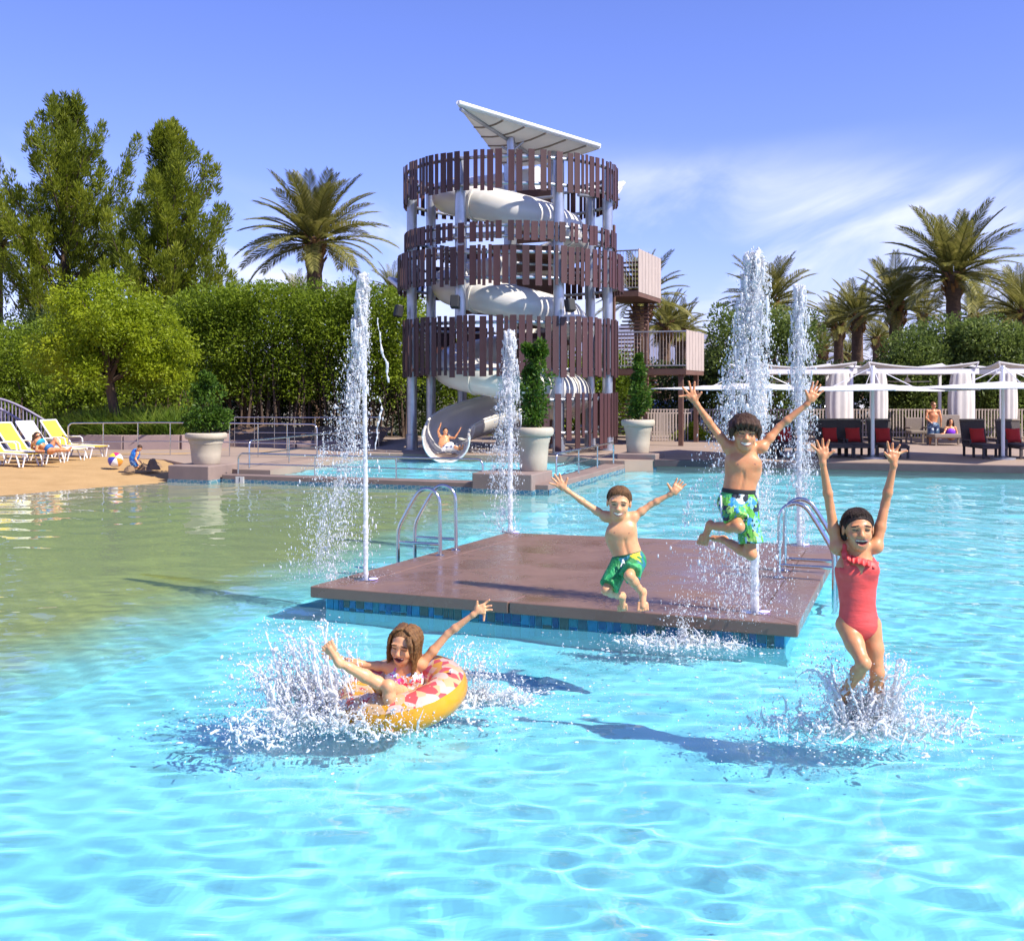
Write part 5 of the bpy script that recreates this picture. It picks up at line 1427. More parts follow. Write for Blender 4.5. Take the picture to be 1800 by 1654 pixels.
def torso(b, shL, shR, chest, waist, hipL, hipR, s=1.0, wide=1.0, neck=None, headc=None, belly=1.0):
    a = lambda p: np.array(p, float)
    shL, shR, chest, waist, hipL, hipR = map(a, (shL, shR, chest, waist, hipL, hipR))
    hip = (hipL + hipR) / 2; rt_ = shR - shL; rt_ /= np.linalg.norm(rt_)
    up = chest - waist; up /= np.linalg.norm(up); fw = np.cross(up, rt_); fw /= np.linalg.norm(fw)
    Fm = np.stack([rt_, -fw, up])
    b.ell(chest, np.array((.138 * wide, .090, .135)) * s, Fm, k=.03)
    b.ell((chest + waist) / 2, np.array((.120 * wide, .080, .13)) * s, Fm, k=.04)
    b.ell(waist, np.array((.112 * wide, .078 * belly, .10)) * s, Fm, k=.04)
    b.ell((waist + hip) / 2, np.array((.114 * wide, .082, .09)) * s, Fm, k=.04)
    b.ell(hip, np.array((.120 * wide, .088, .09)) * s, Fm, k=.04)
    top = (shL + shR) / 2
    b.cap(shL + (top - shL) * .12, shR + (top - shR) * .12, .046 * s, .046 * s, k=.035)
    b.cap(top - up * .02, chest, .075 * s, .09 * s, k=.03)
    for sx in (-1, 1):
        b.ell(chest + rt_ * sx * .058 * s * wide + up * .02 * s - fw * .058 * s, np.array((.060, .030, .046)) * s, Fm, k=.04)
        b.dot(chest + rt_ * sx * .064 * s * wide + up * .005 * s - fw * .09 * s, np.array((.0085, .03, .007)) * s, Fm, 6)
    b.ell(waist - up * .045 * s - fw * .084 * s, np.array((.007, .014, .010)) * s, Fm, k=.008, sub=True)
    for i in (-1, 0, 1):
        b.ell(waist + up * (.03 + .05 * i) * s - fw * .096 * s, np.array((.006, .012, .03)) * s, Fm, k=.02, sub=True)
    for sx in (-1, 1):
        cl0 = top + up * .012 * s - fw * .046 * s; b.cap(cl0 + rt_ * sx * .02 * s - up * .03 * s, cl0 + rt_ * sx * .10 * s + fw * .02 * s, .008 * s, .008 * s, k=.02)
    if neck is not None: b.cap(neck, headc, .043 * s, .043 * s, k=.025)
    return Fm
def arm(b, sh, el, wr, s=1.0):
    sh, el, wr = map(lambda p: np.array(p, float), (sh, el, wr))
    b.ell(sh, (.046 * s,) * 3, k=.03)
    b.chain([sh, sh + (el - sh) * .45, el], [.038 * s, .036 * s, .028 * s], .02)
    b.chain([el, el + (wr - el) * .3, wr], [.028 * s, .031 * s, .0195 * s], .015)
def leg(b, hip, kn, ank, s=1.0):
    hip, kn, ank = map(lambda p: np.array(p, float), (hip, kn, ank))
    b.chain([hip, hip + (kn - hip) * .5, kn], [.070 * s, .060 * s, .043 * s], .03)
    b.ell(kn, (.046 * s,) * 3, k=.02)
    b.chain([kn, kn + (ank - kn) * .32, kn + (ank - kn) * .7, ank], [.043 * s, .047 * s, .033 * s, .025 * s], .02)
M['areola'] = mat('areola', (.40, .16, .09), .5)
SK = lambda sk, hr: [M[sk], M['lip'], M['teeth'], M['eye'], hr, M['mouth'], M['areola']]
def hips_frame(hipL, hipR, waist):
    hipL, hipR, waist = map(lambda p: np.array(p, float), (hipL, hipR, waist)); hip = (hipL + hipR) / 2
    up = waist - hip; up /= np.linalg.norm(up); return hip, up
def trunks(b, hipL, hipR, waist, legs, s=1.0, band=None):
    hip, up = hips_frame(hipL, hipR, waist); wp = np.array(waist, float) - up * .015 * s
    rt_ = np.array(hipR, float) - np.array(hipL, float); rt_ /= np.linalg.norm(rt_); Fm = np.stack([rt_, np.cross(up, rt_), up])
    cl = [(wp, up)]
    b.ell(hip, np.array((.140, .112, .11)) * s, Fm, k=.03, clip=cl)
    b.ell((hip + np.array(waist)) / 2, np.array((.130, .104, .11)) * s, Fm, k=.03, clip=cl)
    for h_, kn, t in legs:
        h_, kn = np.array(h_, float), np.array(kn, float); d = kn - h_; e = h_ + d * t; d /= np.linalg.norm(d)
        b.cap(h_, h_ + (kn - h_) * (t + .15), .094 * s, .086 * s, k=.03, clip=[(e, d), (wp, up)])
        for i in range(5):      # folds at the hem
            a = i * 1.26; sd_ = np.cross(d, np.array([math.sin(a), .4, math.cos(a)])); sd_ /= np.linalg.norm(sd_)
            b.cap(e - d * .10 * s + sd_ * .078 * s, e + sd_ * .090 * s, .010 * s, .016 * s, k=.02, clip=[(e, d)])
    return wp, up, Fm
def band(b, wp, up, Fm, s=1.0, h=.028):
    b.ell(wp - up * .012, np.array((.128, .103, .13)) * s, Fm, k=.01, clip=[(wp + up * .006, up), (wp - up * h, -up)])

def hair_strands(parent, q, H, mt, n, front, side, back, seed, rad=(.372, .436, .388), cen=(0, -.055, .13), wave=.02, r=.0032):
    rp = random.Random(seed); m = MB()
    for i in range(n):
        ph_ = rp.uniform(0, 2 * math.pi); sf = math.sin(ph_)
        end = side + (front - side) * max(0, sf) ** .8 + (back - side) * max(0, -sf); end *= rp.uniform(.82, 1.06)
        st = rp.uniform(4, end * .55); tw = rp.uniform(-.5, .5); lift = rp.uniform(1.0, 1.06); pts = []
        for j in range(7):
            u_ = j / 6; th = R(st + (end - st) * u_); p2 = ph_ + tw * u_ + wave * 4 * math.sin(u_ * 6 + i); k = lift + .02 * u_
            pts.append(q(cen[0] + rad[0] * k * math.sin(th) * math.cos(p2), cen[1] + rad[1] * k * math.sin(th) * math.sin(p2), cen[2] + rad[2] * k * math.cos(th)))
        m.tube([Vector(p) for p in pts], [r * (1.1 - .75 * (j / 6) ** 2) for j in range(7)], 5)
    m.build('hair_strands', mt, parent, smooth=80)
# ------------------------------------------------------------------ jumping big boy
def big_boy():
    Y0 = 8.8; s = .98; J = lambda x, y, d=0: P(x, y, Y0 + d)
    t = empty('person', J(1300, 985), 'long haired boy in lime and blue board shorts leaping with both arms raised', 'person')
    b = Sdf(.0045)
    hc = J(1309, 761, -.05); sL, sR = J(1280, 786), J(1340, 786); ch = J(1307, 817, .01); wa = J(1299, 857, .0)
    hL, hR = J(1282, 884), J(1312, 888)
    Fm, q = head(b, hc, .272, (-.05, -1, -.12), (.06, -.1, 1))
    torso(b, sL, sR, ch, wa, hL, hR, 1.06, 1.0, J(1309, 795, .03), hc)
    eL, wL = J(1252, 750, .02), J(1225, 711, -.02); eR, wR = J(1369, 751, .02), J(1418, 711, -.02)
    arm(b, sL, eL, wL, s); arm(b, sR, eR, wR, s)
    hand(b, wL, J(1218, 699, -.03), [J(1194, 697, -.03), J(1200, 681, -.03), J(1211, 671, -.03), J(1221, 672, -.03), J(1233, 690, -.05)], 1.12)
    hand(b, wR, J(1427, 699, -.03), [J(1445, 689, -.03), J(1442, 677, -.03), J(1437, 671, -.03), J(1429, 673, -.03), J(1416, 687, -.05)], 1.12)
    kL, aL, tL = J(1298, 926, -.22), J(1247, 925, -.02), J(1233, 958, .0)
    kR, aR, tR = J(1320, 974, -.06), J(1270, 948, .22), J(1248, 945, .30)
    leg(b, hL, kL, aL, s); leg(b, hR, kR, aR, s); foot(b, aL, tL, 1.1, (0, 1, .3)); foot(b, aR, tR, 1.1)
    b.build('body', SK('skin_tan', M['hair_brown']), t)
    c = Sdf(.0065); wp, up, F2 = trunks(c, hL, hR, wa, [(hL, kL, .80), (hR, kR, .78)], 1.02)
    tr = c.build('board_shorts', M['trunks_blue'], t)
    c = Sdf(.006); band(c, wp, up, F2, 1.04, .03); c.build('waistband', M['black_cloth'], tr)
    c = Sdf(.006)
    p0, p1 = np.array(J(1267, 872, -.05)), np.array(J(1269, 908, -.12)); c.cap(p0, p1, .009, .009); c.build('side_stripe', M['white_cloth'], tr)
    hr = Sdf(.006)
    hr.ell(q(0, -.08, .15), np.array((.388, .452, .395)) * .272, Fm, clip=[(q(0, .22, .13), Fm[1] * .92 - Fm[2] * .42)], k=.02)
    for x, f_, u_, x2, u2 in ((-.3, .2, .35, -.36, -.06), (-.2, .30, .38, -.26, .10), (-.08, .34, .40, -.16, .12), (.05, .35, .40, .0, .16), (.15, .33, .39, .13, .15), (.25, .28, .36, .25, .10), (.33, .16, .3, .39, -.08), (-.36, .0, .2, -.40, -.16), (.36, 0, .2, .41, -.16)):
        hr.chain([q(x, f_ - .06, u_), q((x + x2) / 2 * 1.06, f_ + .07, (u_ + u2) / 2 + .05), q(x2, f_ + .09, u2)], [.026, .022, .008], .012)
    for i in range(16):
        a = i * 2.4; hr.cap(q(.25 * math.cos(a), .1 * math.sin(a) - .1, .44), q(.42 * math.cos(a), .42 * math.sin(a) - .12, .22 + .05 * math.sin(i * 3)), .020, .014, k=.012)
    ho = hr.build('hair', M['hair_brown'], t)
    hair_strands(ho, q, .272, M['hair_brown'], 460, 88, 118, 125, 1, (.400, .468, .408), (0, -.06, .14), .035, .0042)
big_boy()

# ------------------------------------------------------------------ small boy
def small_boy():
    Y0 = 8.7; s = .80; J = lambda x, y, d=0: P(x, y, Y0 + d)
    t = empty('person', J(1095, 1072), 'small boy in green board shorts jumping off the platform with arms spread', 'person')
    b = Sdf(.0045)
    hc = J(1088, 884, -.04); sL, sR = J(1064, 908), J(1114, 909); ch = J(1091, 935); wa = J(1101, 970)
    hL, hR = J(1092, 990), J(1118, 988)
    Fm, q = head(b, hc, .244, (-.12, -1, -.16), (.05, -.14, 1))
    torso(b, sL, sR, ch, wa, hL, hR, .89, 1.0, J(1089, 912, .03), hc)
    eL, wL = J(1032, 887, .0), J(998, 863, -.03); eR, wR = J(1144, 887, 0), J(1178, 869, -.03)
    arm(b, sL, eL, wL, s); arm(b, sR, eR, wR, s)
    hand(b, wL, J(987, 854, -.04), [J(968, 850, -.04), J(970, 840, -.04), J(975, 834, -.04), J(984, 835, -.04), J(998, 839, -.05)], 1.0)
    hand(b, wR, J(1187, 862, -.04), [J(1199, 857, -.04), J(1199, 849, -.04), J(1196, 844, -.04), J(1190, 842, -.04), J(1173, 850, -.05)], 1.0)
    kL, aL, tL = J(1066, 1037, -.14), J(1094, 1050, .16), J(1094, 1074, .2)
    kR, aR, tR = J(1106, 1012, -.28), J(1130, 1044, -.20), J(1130, 1074, -.24)
    leg(b, hL, kL, aL, s); leg(b, hR, kR, aR, s); foot(b, aL, tL, 1.0, (0, 1, 0)); foot(b, aR, tR, 1.05, (0, 1, 0))
    b.build('body', SK('skin_fair', M['hair_light']), t)
    c = Sdf(.0065); wp, up, F2 = trunks(c, hL, hR, wa, [(hL, kL, .86), (hR, kR, .82)], .87)
    tr = c.build('board_shorts', M['trunks_green'], t)
    c = Sdf(.006); band(c, wp, up, F2, .89, .022); c.build('waistband', mat('dark_green_cloth', (.008, .07, .03), .7), tr)
    c = Sdf(.005); m0 = np.array(J(1095, 985, -.14)); c.cap(m0, np.array(J(1091, 996, -.16)), .006, .005); c.cap(m0, np.array(J(1099, 994, -.16)), .006, .005); c.build('drawstring', M['white_cloth'], tr)
    hr = Sdf(.006)
    hr.ell(q(0, -.055, .135), np.array((.377, .440, .388)) * .244, Fm, clip=[(q(0, .27, .31), Fm[1] * .84 - Fm[2] * .54)], k=.01)
    ho = hr.build('hair', M['hair_light'], t)
    hair_strands(ho, q, .256, M['hair_light'], 420, 54, 90, 118, 2, (.380, .443, .394), r=.0034, wave=.02)
small_boy()

# ------------------------------------------------------------------ girl in coral swimsuit
def coral_girl():
    Y0 = 7.6; s = 1.02; J = lambda x, y, d=0: P(x, y, Y0 + d)
    t = empty('person', J(1512, 1240), 'laughing girl in a coral one shoulder swimsuit landing in the splash with arms up', 'person')
    b = Sdf(.0045)
    hc = J(1508, 930, -.05); sL, sR = J(1471, 962), J(1540, 960); ch = J(1506, 1003); wa = J(1507, 1052)
    hL, hR = J(1487, 1098), J(1531, 1098)
    Fm, q = head(b, hc, .268, (-.06, -1, -.04), (-.02, -.05, 1), 'open')
    torso(b, sL, sR, ch, wa, hL, hR, 1.06, .98, J(1508, 972, .03), hc)
    eL, wL = J(1459, 890, .04), J(1446, 813, 0); eR, wR = J(1556, 886, .04), J(1571, 818, 0)
    arm(b, sL, eL, wL, s); arm(b, sR, eR, wR, s)
    hand(b, wL, J(1447, 799), [J(1426, 782), J(1436, 775), J(1446, 772), J(1457, 775), J(1469, 791, -.02)], 1.1)
    hand(b, wR, J(1570, 804), [J(1587, 795), J(1579, 787), J(1569, 781), J(1560, 777), J(1551, 792, -.02)], 1.1)
    kL, aL, tL = J(1518, 1166, -.20), J(1486, 1215, .06), J(1478, 1240, .15)
    kR, aR, tR = J(1542, 1182, -.04), J(1538, 1240, .12), J(1540, 1262, .2)
    leg(b, hL, kL, aL, 1.0); leg(b, hR, kR, aR, 1.0); foot(b, aL, tL, 1.1, (0, 1, 0)); foot(b, aR, tR, 1.1, (0, 1, 0))
    b.build('body', SK('skin_tan', M['hair_dark']), t)
    c = Sdf(.006); d = .006
    A = lambda p: np.array(p, float)
    hip, up = hips_frame(hL, hR, wa); rt_ = A(sR) - A(sL); rt_ /= np.linalg.norm(rt_); upc = A(ch) - A(wa); upc /= np.linalg.norm(upc); fw = np.cross(upc, rt_); F2 = np.stack([rt_, -fw, upc])
    neck_cl = [(A(J(1512, 985)), A((-.28, 0, .96)) / 1.0)]
    S = 1.06; wd = .98
    for cen, rad in ((A(ch), (.138 * wd * S + d, .09 * S + d, .135 * S + d)), ((A(ch) + A(wa)) / 2, (.120 * wd * S + d, .08 * S + d, .13 * S)), (A(wa), (.112 * wd * S + d, .078 * S + d, .1 * S)), ):
        c.ell(cen, rad, F2, k=.04, clip=neck_cl)
    c.ell((A(wa) + hip) / 2, (.114 * wd * S + d, .082 * S + d, .09 * S), F2, k=.04)
    leg_cl = [(A(J(1480, 1122, 0)), A((-.55, 0, -.83))), (A(J(1538, 1122, 0)), A((.55, 0, -.83)))]
    c.ell(hip, (.120 * wd * S + d + .012, .088 * S + d + .008, .10 * S + d), F2, k=.04, clip=leg_cl)
    c.cap(hip, hip - up * .10, .06, .035, k=.03, clip=leg_cl)
    for sx in (-1, 1):
        c.ell(A(ch) + rt_ * sx * .065 + upc * .01 - fw * .070 * 1.0 * 0 + np.array([0, -.065, 0]), np.array((.07, .042, .058)), F2, k=.03, clip=neck_cl)
    c.chain([A(J(1489, 992, -.095)), A(J(1485, 974, -.075)), A(J(1484, 960, -.04)), A(J(1484, 957, .02)), A(J(1488, 970, .07)), A(J(1492, 990, .09))], [.022, .017, .014, .014, .016, .022], .02)
    su = c.build('swimsuit', M['coral'], t)
    rows = [[], [], [], []]          # frill along the slanting neckline
    for i in range(70):
        u_ = i / 69; x = 1479 + (1544 - 1479) * u_; y = 968 + 20 * u_ ** .7; d0 = -.105 + .075 * (2 * u_ - 1) ** 2 - (.02 if u_ < .25 else 0)
        for k_ in range(4):
            w_ = math.sin(u_ * 44 + k_ * .35) * k_ / 3; rows[k_].append(J(x + 1.2 * w_, y + 4.2 * k_ + 1.3 * math.sin(u_ * 21 + 1) * k_ / 3, d0 - .010 * k_ - .016 * w_))
    ro = MB().sheet(rows).build('ruffle', M['coral'], su, smooth=180); so = ro.modifiers.new('solid', 'SOLIDIFY'); so.thickness = .004
    hr = Sdf(.006)
    hr.ell(q(0, -.055, .13), np.array((.377, .440, .392)) * .268, Fm, clip=[(q(0, .32, .30), Fm[1] * .78 - Fm[2] * .62)], k=.01)
    for sx in (-1, 1):
        for i in range(4): hr.chain([q(sx * .30, -.12 - .08 * i, .12), q(sx * .33, -.14 - .08 * i, -.15), q(sx * .27, -.16 - .08 * i, -.5), q(sx * .2, -.2 - .08 * i, -.72)], [.02, .02, .018, .012], .015)
    ho = hr.build('hair', M['hair_dark'], t)
    hair_strands(ho, q, .282, M['hair_dark'], 240, 50, 100, 125, 3, (.379, .442, .394), r=.003, wave=.008)
coral_girl()

# ------------------------------------------------------------------ girl in the swim ring
def ring_girl():
    Y0 = 8.15; s = .92; J = lambda x, y, d=0: P(x, y, Y0 + d)
    t = empty('person', J(700, 1225), 'laughing girl with wet golden hair and floral swimsuit sitting in the swim ring', 'person')
    b = Sdf(.0045); A = lambda p: np.array(p, float)
    hc = J(711, 1133, -.02); sL, sR = J(684, 1172, .03), J(741, 1167, .03); ch = J(711, 1190, .06); wa = J(709, 1216, .06)
    hL, hR = J(692, 1232, .02), J(724, 1232, .02)
    Fm, q = head(b, hc, .262, (-.32, -.92, -.22), (.10, -.18, 1), 'open')
    torso(b, sL, sR, ch, wa, hL, hR, .98, .98, J(711, 1172, .05), hc)
    eL, wL = J(640, 1168, .06), J(600, 1158, .02); eR, wR = J(787, 1114, .03), J(832, 1080, .0)
    arm(b, sL, eL, wL, s); arm(b, sR, eR, wR, s)
    hand(b, wL, J(588, 1152, .02), [J(570, 1155, .02), J(566, 1149, .02), J(566, 1143, .02), J(570, 1138, .02), J(588, 1140, 0)], 1.0)
    hand(b, wR, J(843, 1071, 0), [J(851, 1082, 0), J(859, 1072, 0), J(861, 1065, 0), J(856, 1058, 0), J(839, 1057, -.01)], 1.05)
    kL, aL, tL = J(664, 1200, -.42), J(594, 1162, -.55), J(574, 1130, -.56)
    kR, aR, tR = J(683, 1206, -.44), J(686, 1262, -.42), J(680, 1285, -.5)
    leg(b, hL, kL, aL, .95); leg(b, hR, kR, aR, .95); foot(b, aL, tL, 1.05, (0, 1, 0)); foot(b, aR, tR, 1.05)
    b.build('body', SK('skin_fair', M['hair_gold']), t)
    c = Sdf(.006); S = .98; d = .007
    rt_ = A(sR) - A(sL); rt_ /= np.linalg.norm(rt_); upc = A(ch) - A(wa); upc /= np.linalg.norm(upc); fw = np.cross(upc, rt_); F2 = np.stack([rt_, -fw, upc])
    cl = [(A(J(711, 1176)), upc)]
    c.ell(A(ch), (.136 * S + d, .09 * S + d, .135 * S + d), F2, k=.04, clip=cl); c.ell((A(ch) + A(wa)) / 2, (.12 * S + d, .08 * S + d, .13 * S), F2, k=.04, clip=cl); c.ell(A(wa), (.112 * S + d, .08 * S + d, .1), F2, k=.04)
    for sx in (-1, 1): c.ell(A(ch) + rt_ * sx * .06 + np.array([0, -.07, .01]), (.065, .04, .05), F2, k=.03, clip=cl)
    for sx in (-1, 1): c.cap(A(ch) + rt_ * sx * .075 + upc * .06 + np.array([0, -.075, 0]), A(J(711, 1172, 0)) + rt_ * sx * .06 + np.array([0, -.02, 0]), .012, .010, k=.01)
    c.build('swimsuit', M['pink_print'], t)
    hr = Sdf(.004); H = .262
    hr.ell(q(0, -.08, .13), np.array((.375, .437, .388)) * H, Fm, clip=[(q(0, .24, .25), Fm[1] * .82 - Fm[2] * .57)], k=.01)
    rp = random.Random(3)
    for sx in (-1, 1):
        for i in range(22):
            f0 = .17 - .026 * i + rp.gauss(0, .015); o_ = rp.uniform(.0, .05); ph_ = rp.uniform(0, 6.28); ln = rp.uniform(.62, 1.0); pts, rr = [], []
            for j in range(12):
                u_ = j / 11; an = min(1, u_ / .42) * R(88) + R(8)
                x_ = (.372 + o_) * math.sin(an) + (0 if u_ < .42 else -.04 * (u_ - .42)) + .014 * math.sin(u_ * 9 + ph_)
                z_ = .13 + .385 * math.cos(an) if u_ < .42 else .13 - (u_ - .42) * 1.75 * ln
                pts.append(q(sx * x_, f0 * (1 if u_ > .2 else .6 + 2 * u_) + .05 * u_ + .014 * math.cos(u_ * 8 + ph_), z_)); rr.append(.0095 * (1 - .55 * u_ ** 3))
            hr.chain(pts, rr, .007)
    for x, x2 in ((-.20, -.37), (-.26, -.40)):      # strand across the face
        hr.chain([q(x, .28, .38), q(x - .10, .40, .24), q((x + x2) / 2 - .06, .41, .05), q(x2, .36, -.2)], [.014, .013, .010, .006], .008)
    hr.build('hair', M['hair_gold'], t)
    # swim ring
    m, nt, bs = new_mat('vinyl_ring')
    bs.inputs['Roughness'].default_value = .18; bs.inputs['Coat Weight'].default_value = .5
    tcn = node(nt, 'ShaderNodeTexCoord'); vo = node(nt, 'ShaderNodeTexVoronoi', Scale=15); nt.links.new(tcn.outputs['Object'], vo.inputs['Vector'])
    sp = node(nt, 'ShaderNodeSeparateColor'); nt.links.new(vo.outputs['Color'], sp.inputs[0]); cr = node(nt, 'ShaderNodeValToRGB'); cr.color_ramp.interpolation = 'CONSTANT'; e = cr.color_ramp.elements
    e[0].color = (.82, .55, .30, 1); e[1].color = (.80, .62, .54, 1); e[1].position = .35
    for p_, cc in ((.55, (.72, .12, .12)), (.68, (.80, .62, .52)), (.85, (.82, .42, .03))): k = e.new(p_); k.color = c4(cc)
    nt.links.new(sp.outputs[0], cr.inputs[0]); nt.links.new(cr.outputs[0], bs.inputs['Base Color'])
    tl = node(nt, 'ShaderNodeBsdfTranslucent'); nt.links.new(cr.outputs[0], tl.inputs[0]); ms = node(nt, 'ShaderNodeMixShader'); ms.inputs[0].default_value = .35
    nt.links.new(bs.outputs[0], ms.inputs[1]); nt.links.new(tl.outputs[0], ms.inputs[2]); nt.links.new(ms.outputs[0], nt.nodes['Material Output'].inputs[0])
    org = mat('orange_vinyl', (.82, .36, .008), .2, (.80, .44, .02), 6, coat=.5, trans=.3)
    c0 = J(706, 1218, -.03); rg = empty('swim_ring', c0, 'orange and pink patterned inflatable swim ring under the golden haired girl', 'swim ring')
    tilt = Matrix.Rotation(R(-9), 3, 'Y') @ Matrix.Rotation(R(9), 3, 'X'); RM, rm = .345, .145; n, k_ = 56, 24
    vs_ = []; top, bot = [], []
    for i in range(n):
        a = 2 * math.pi * i / n; wr = 1 + .012 * math.sin(a * 28)
        for j in range(k_):
            bb = 2 * math.pi * j / k_; vs_.append(c0 + tilt @ Vector(((RM + rm * wr * math.cos(bb)) * math.cos(a), (RM + rm * wr * math.cos(bb)) * math.sin(a), rm * wr * math.sin(bb) * .95)))
    for i in range(n):
        for j in range(k_):
            q_ = (i * k_ + j, ((i + 1) % n) * k_ + j, ((i + 1) % n) * k_ + (j + 1) % k_, i * k_ + (j + 1) % k_)
            (top if .08 < ((j + .5) / k_) < .62 else bot).append(q_)
    MB().add(vs_, top).build('upper_vinyl', m, rg, smooth=180); MB().add(vs_, bot).build('lower_vinyl', org, rg, smooth=180)
    va = c0 + tilt @ Vector((RM + .05, -.1, rm * .97)); MB().cyl(va, va + tilt @ Vector((0, 0, .02)), .012, n=10).build('valve', M['white_paint'], rg, smooth=40)
ring_girl()

# ------------------------------------------------------------------ people further off
def simple(name, label, Y0, s, hd, fwd, up, sh, ch, wa, hp, arms, legs, sk, hm, clothes, hair='short', foothalf=False, h=.011):
    J = lambda x, y, d=0: np.array(P(x, y, Y0 + d))
    t = empty('person', J(*hp[0]), label, 'person'); b = Sdf(h)
    H = .225 * s; Fm, q = head(b, J(*hd), H, fwd, up)
    top = (J(*sh[0]) + J(*sh[1])) / 2
    F2 = torso(b, J(*sh[0]), J(*sh[1]), J(*ch), J(*wa), J(*hp[0]), J(*hp[1]), 1.2 * s, 1.0, top, J(*hd))
    for (i, (e, w_, tip)) in enumerate(arms):
        arm(b, J(*sh[i]), J(*e), J(*w_), 1.12 * s); b.cap(J(*w_), J(*tip), .026 * s, .02 * s)
    for (i, (k, a, to)) in enumerate(legs):
        leg(b, J(*hp[i]), J(*k), J(*a), 1.12 * s); b.cap(J(*a), J(*to), .034 * s, .026 * s, k=.03)
    b.build('body', SK(sk, M[hm]), t)
    hr = Sdf(h); hr.ell(q(0, -.09, .14), np.array((.39, .45, .40)) * H, Fm, clip=[(q(0, .20, .16), Fm[1] * .86 - Fm[2] * .50)], k=.01)
    if hair == 'long':
        for sx in (-1, 1):
            for i in range(5): hr.chain([q(sx * .33, .05 - .12 * i, .15), q(sx * .42, .08 - .1 * i, -.3), q(sx * .46, .10 - .1 * i, -.8), q(sx * .38, .1 - .1 * i, -1.25)], [.03, .034, .03, .014], .02)
    hr.build('hair', M[hm], t)
    clothes(t, J, F2, q)
    return t
def garment(t, J, name, mt, parts, h=.011):
    c = Sdf(h)
    for p in parts:
        if p[0] == 'e': c.ell(p[1], p[2], p[3], k=.03, clip=p[4] if len(p) > 4 else None)
        else: c.cap(p[1], p[2], p[3], p[4], k=.03)
    return c.build(name, mt, t)
M['board_far'] = voro_mat('navy_floral', [(0, (.02, .04, .10)), (.5, (.15, .22, .30)), (.72, (.03, .09, .16)), (.88, (.5, .55, .55))], 9)
M['purple'] = mat('purple_swimsuit', (.22, .03, .62), .6)
M['aqua'] = mat('aqua_bikini', (.02, .36, .55), .6); M['aqua2'] = mat('blue_bikini', (.02, .14, .40), .6)
M['blueswim'] = voro_mat('blue_swim_print', [(0, (.02, .12, .45)), (.5, (.04, .28, .60)), (.8, (.25, .45, .65))], 14)
# man standing in the cabana
simple('man', 'shirtless man in navy patterned shorts and sunglasses standing in the middle cabana', 40.2, 1.0, (1641, 712, 0), (.35, -1, -.1), (0, 0, 1), ((1630, 723, 0), (1651, 723, 0)), (1641, 731, 0), (1640, 741, 0), ((1636, 747, 0), (1645, 747, 0)),
       (((1628, 735, -.05), (1636, 742, -.18), (1639, 744, -.2)), ((1654, 735, -.05), (1654, 746, 0), (1654, 750, 0))), (((1636, 764, -.05), (1635, 780, 0), (1635, 782, -.18)), ((1646, 764, -.05), (1647, 780, 0), (1647, 782, -.18))), 'skin_tan', 'hair_light',
       lambda t, J, F2, q: (garment(t, J, 'board_shorts', M['board_far'], [('e', J(1640.5, 747), (.19, .15, .14), F2), ('c', J(1636, 749), J(1636, 763, -.05), .125, .115), ('c', J(1645, 749), J(1646, 763, -.05), .125, .115)]),
                            garment(t, J, 'sunglasses', M['black'], [('c', q(-.2, .36, .05), q(.2, .36, .05), .022, .022)])))
# woman on the daybed
simple('woman', 'dark haired woman in a purple swimsuit sitting on the daybed in the middle cabana', 40.0, .95, (1671, 741, .1), (-.1, -1, -.1), (0, 0, 1), ((1663, 752, .1), (1679, 752, .1)), (1671, 758, .1), (1671, 765, .12), ((1668, 769, .12), (1676, 769, .12)),
       (((1660, 760, .0), (1657, 767, -.1), (1656, 769, -.1)), ((1682, 760, .05), (1681, 768, 0), (1681, 770, 0))), (((1656, 764, -.25), (1648, 768, -.3), (1645, 767, -.3)), ((1662, 768, -.3), (1650, 770, -.38), (1646, 769, -.4))), 'skin_tan', 'hair_dark',
       lambda t, J, F2, q: garment(t, J, 'swimsuit', M['purple'], [('e', J(1671, 759, .09), (.17, .125, .15), F2, [(J(1671, 753, .1), np.array([0, 0, 1.]))]), ('e', J(1671, 766, .12), (.15, .115, .13), F2)]), hair='long')
# sunbathing woman
simple('woman', 'sunbathing woman in a blue bikini and sunglasses reclining on the pale lounger', 29.6, 1.0, (66, 767, .05), (.72, -.7, .0), (-.3, 0, 1), ((58, 777, .15), (66, 779, -.15)), (70, 782, 0), (79, 789, 0), ((87, 791, .08), (88, 792, -.08)),
       (((56, 787, .25), (68, 793, .28), (72, 793, .25)), ((64, 792, -.24), (74, 793, -.25), (78, 793, -.25))), (((97, 772, .1), (109, 788, .12), (114, 789, .12)), ((101, 791, -.08), (120, 792, -.08), (125, 787, -.08))), 'skin_tan', 'hair_brown',
       lambda t, J, F2, q: (garment(t, J, 'bikini_top', M['aqua'], [('e', J(71, 780, -.04), (.19, .15, .075), F2)]), garment(t, J, 'bikini_bottom', M['aqua2'], [('e', J(86, 789.5, 0), (.17, .14, .10), F2)]),
                            garment(t, J, 'sunglasses', M['black'], [('c', q(-.2, .36, .05), q(.2, .36, .05), .022, .022)])), hair='long')
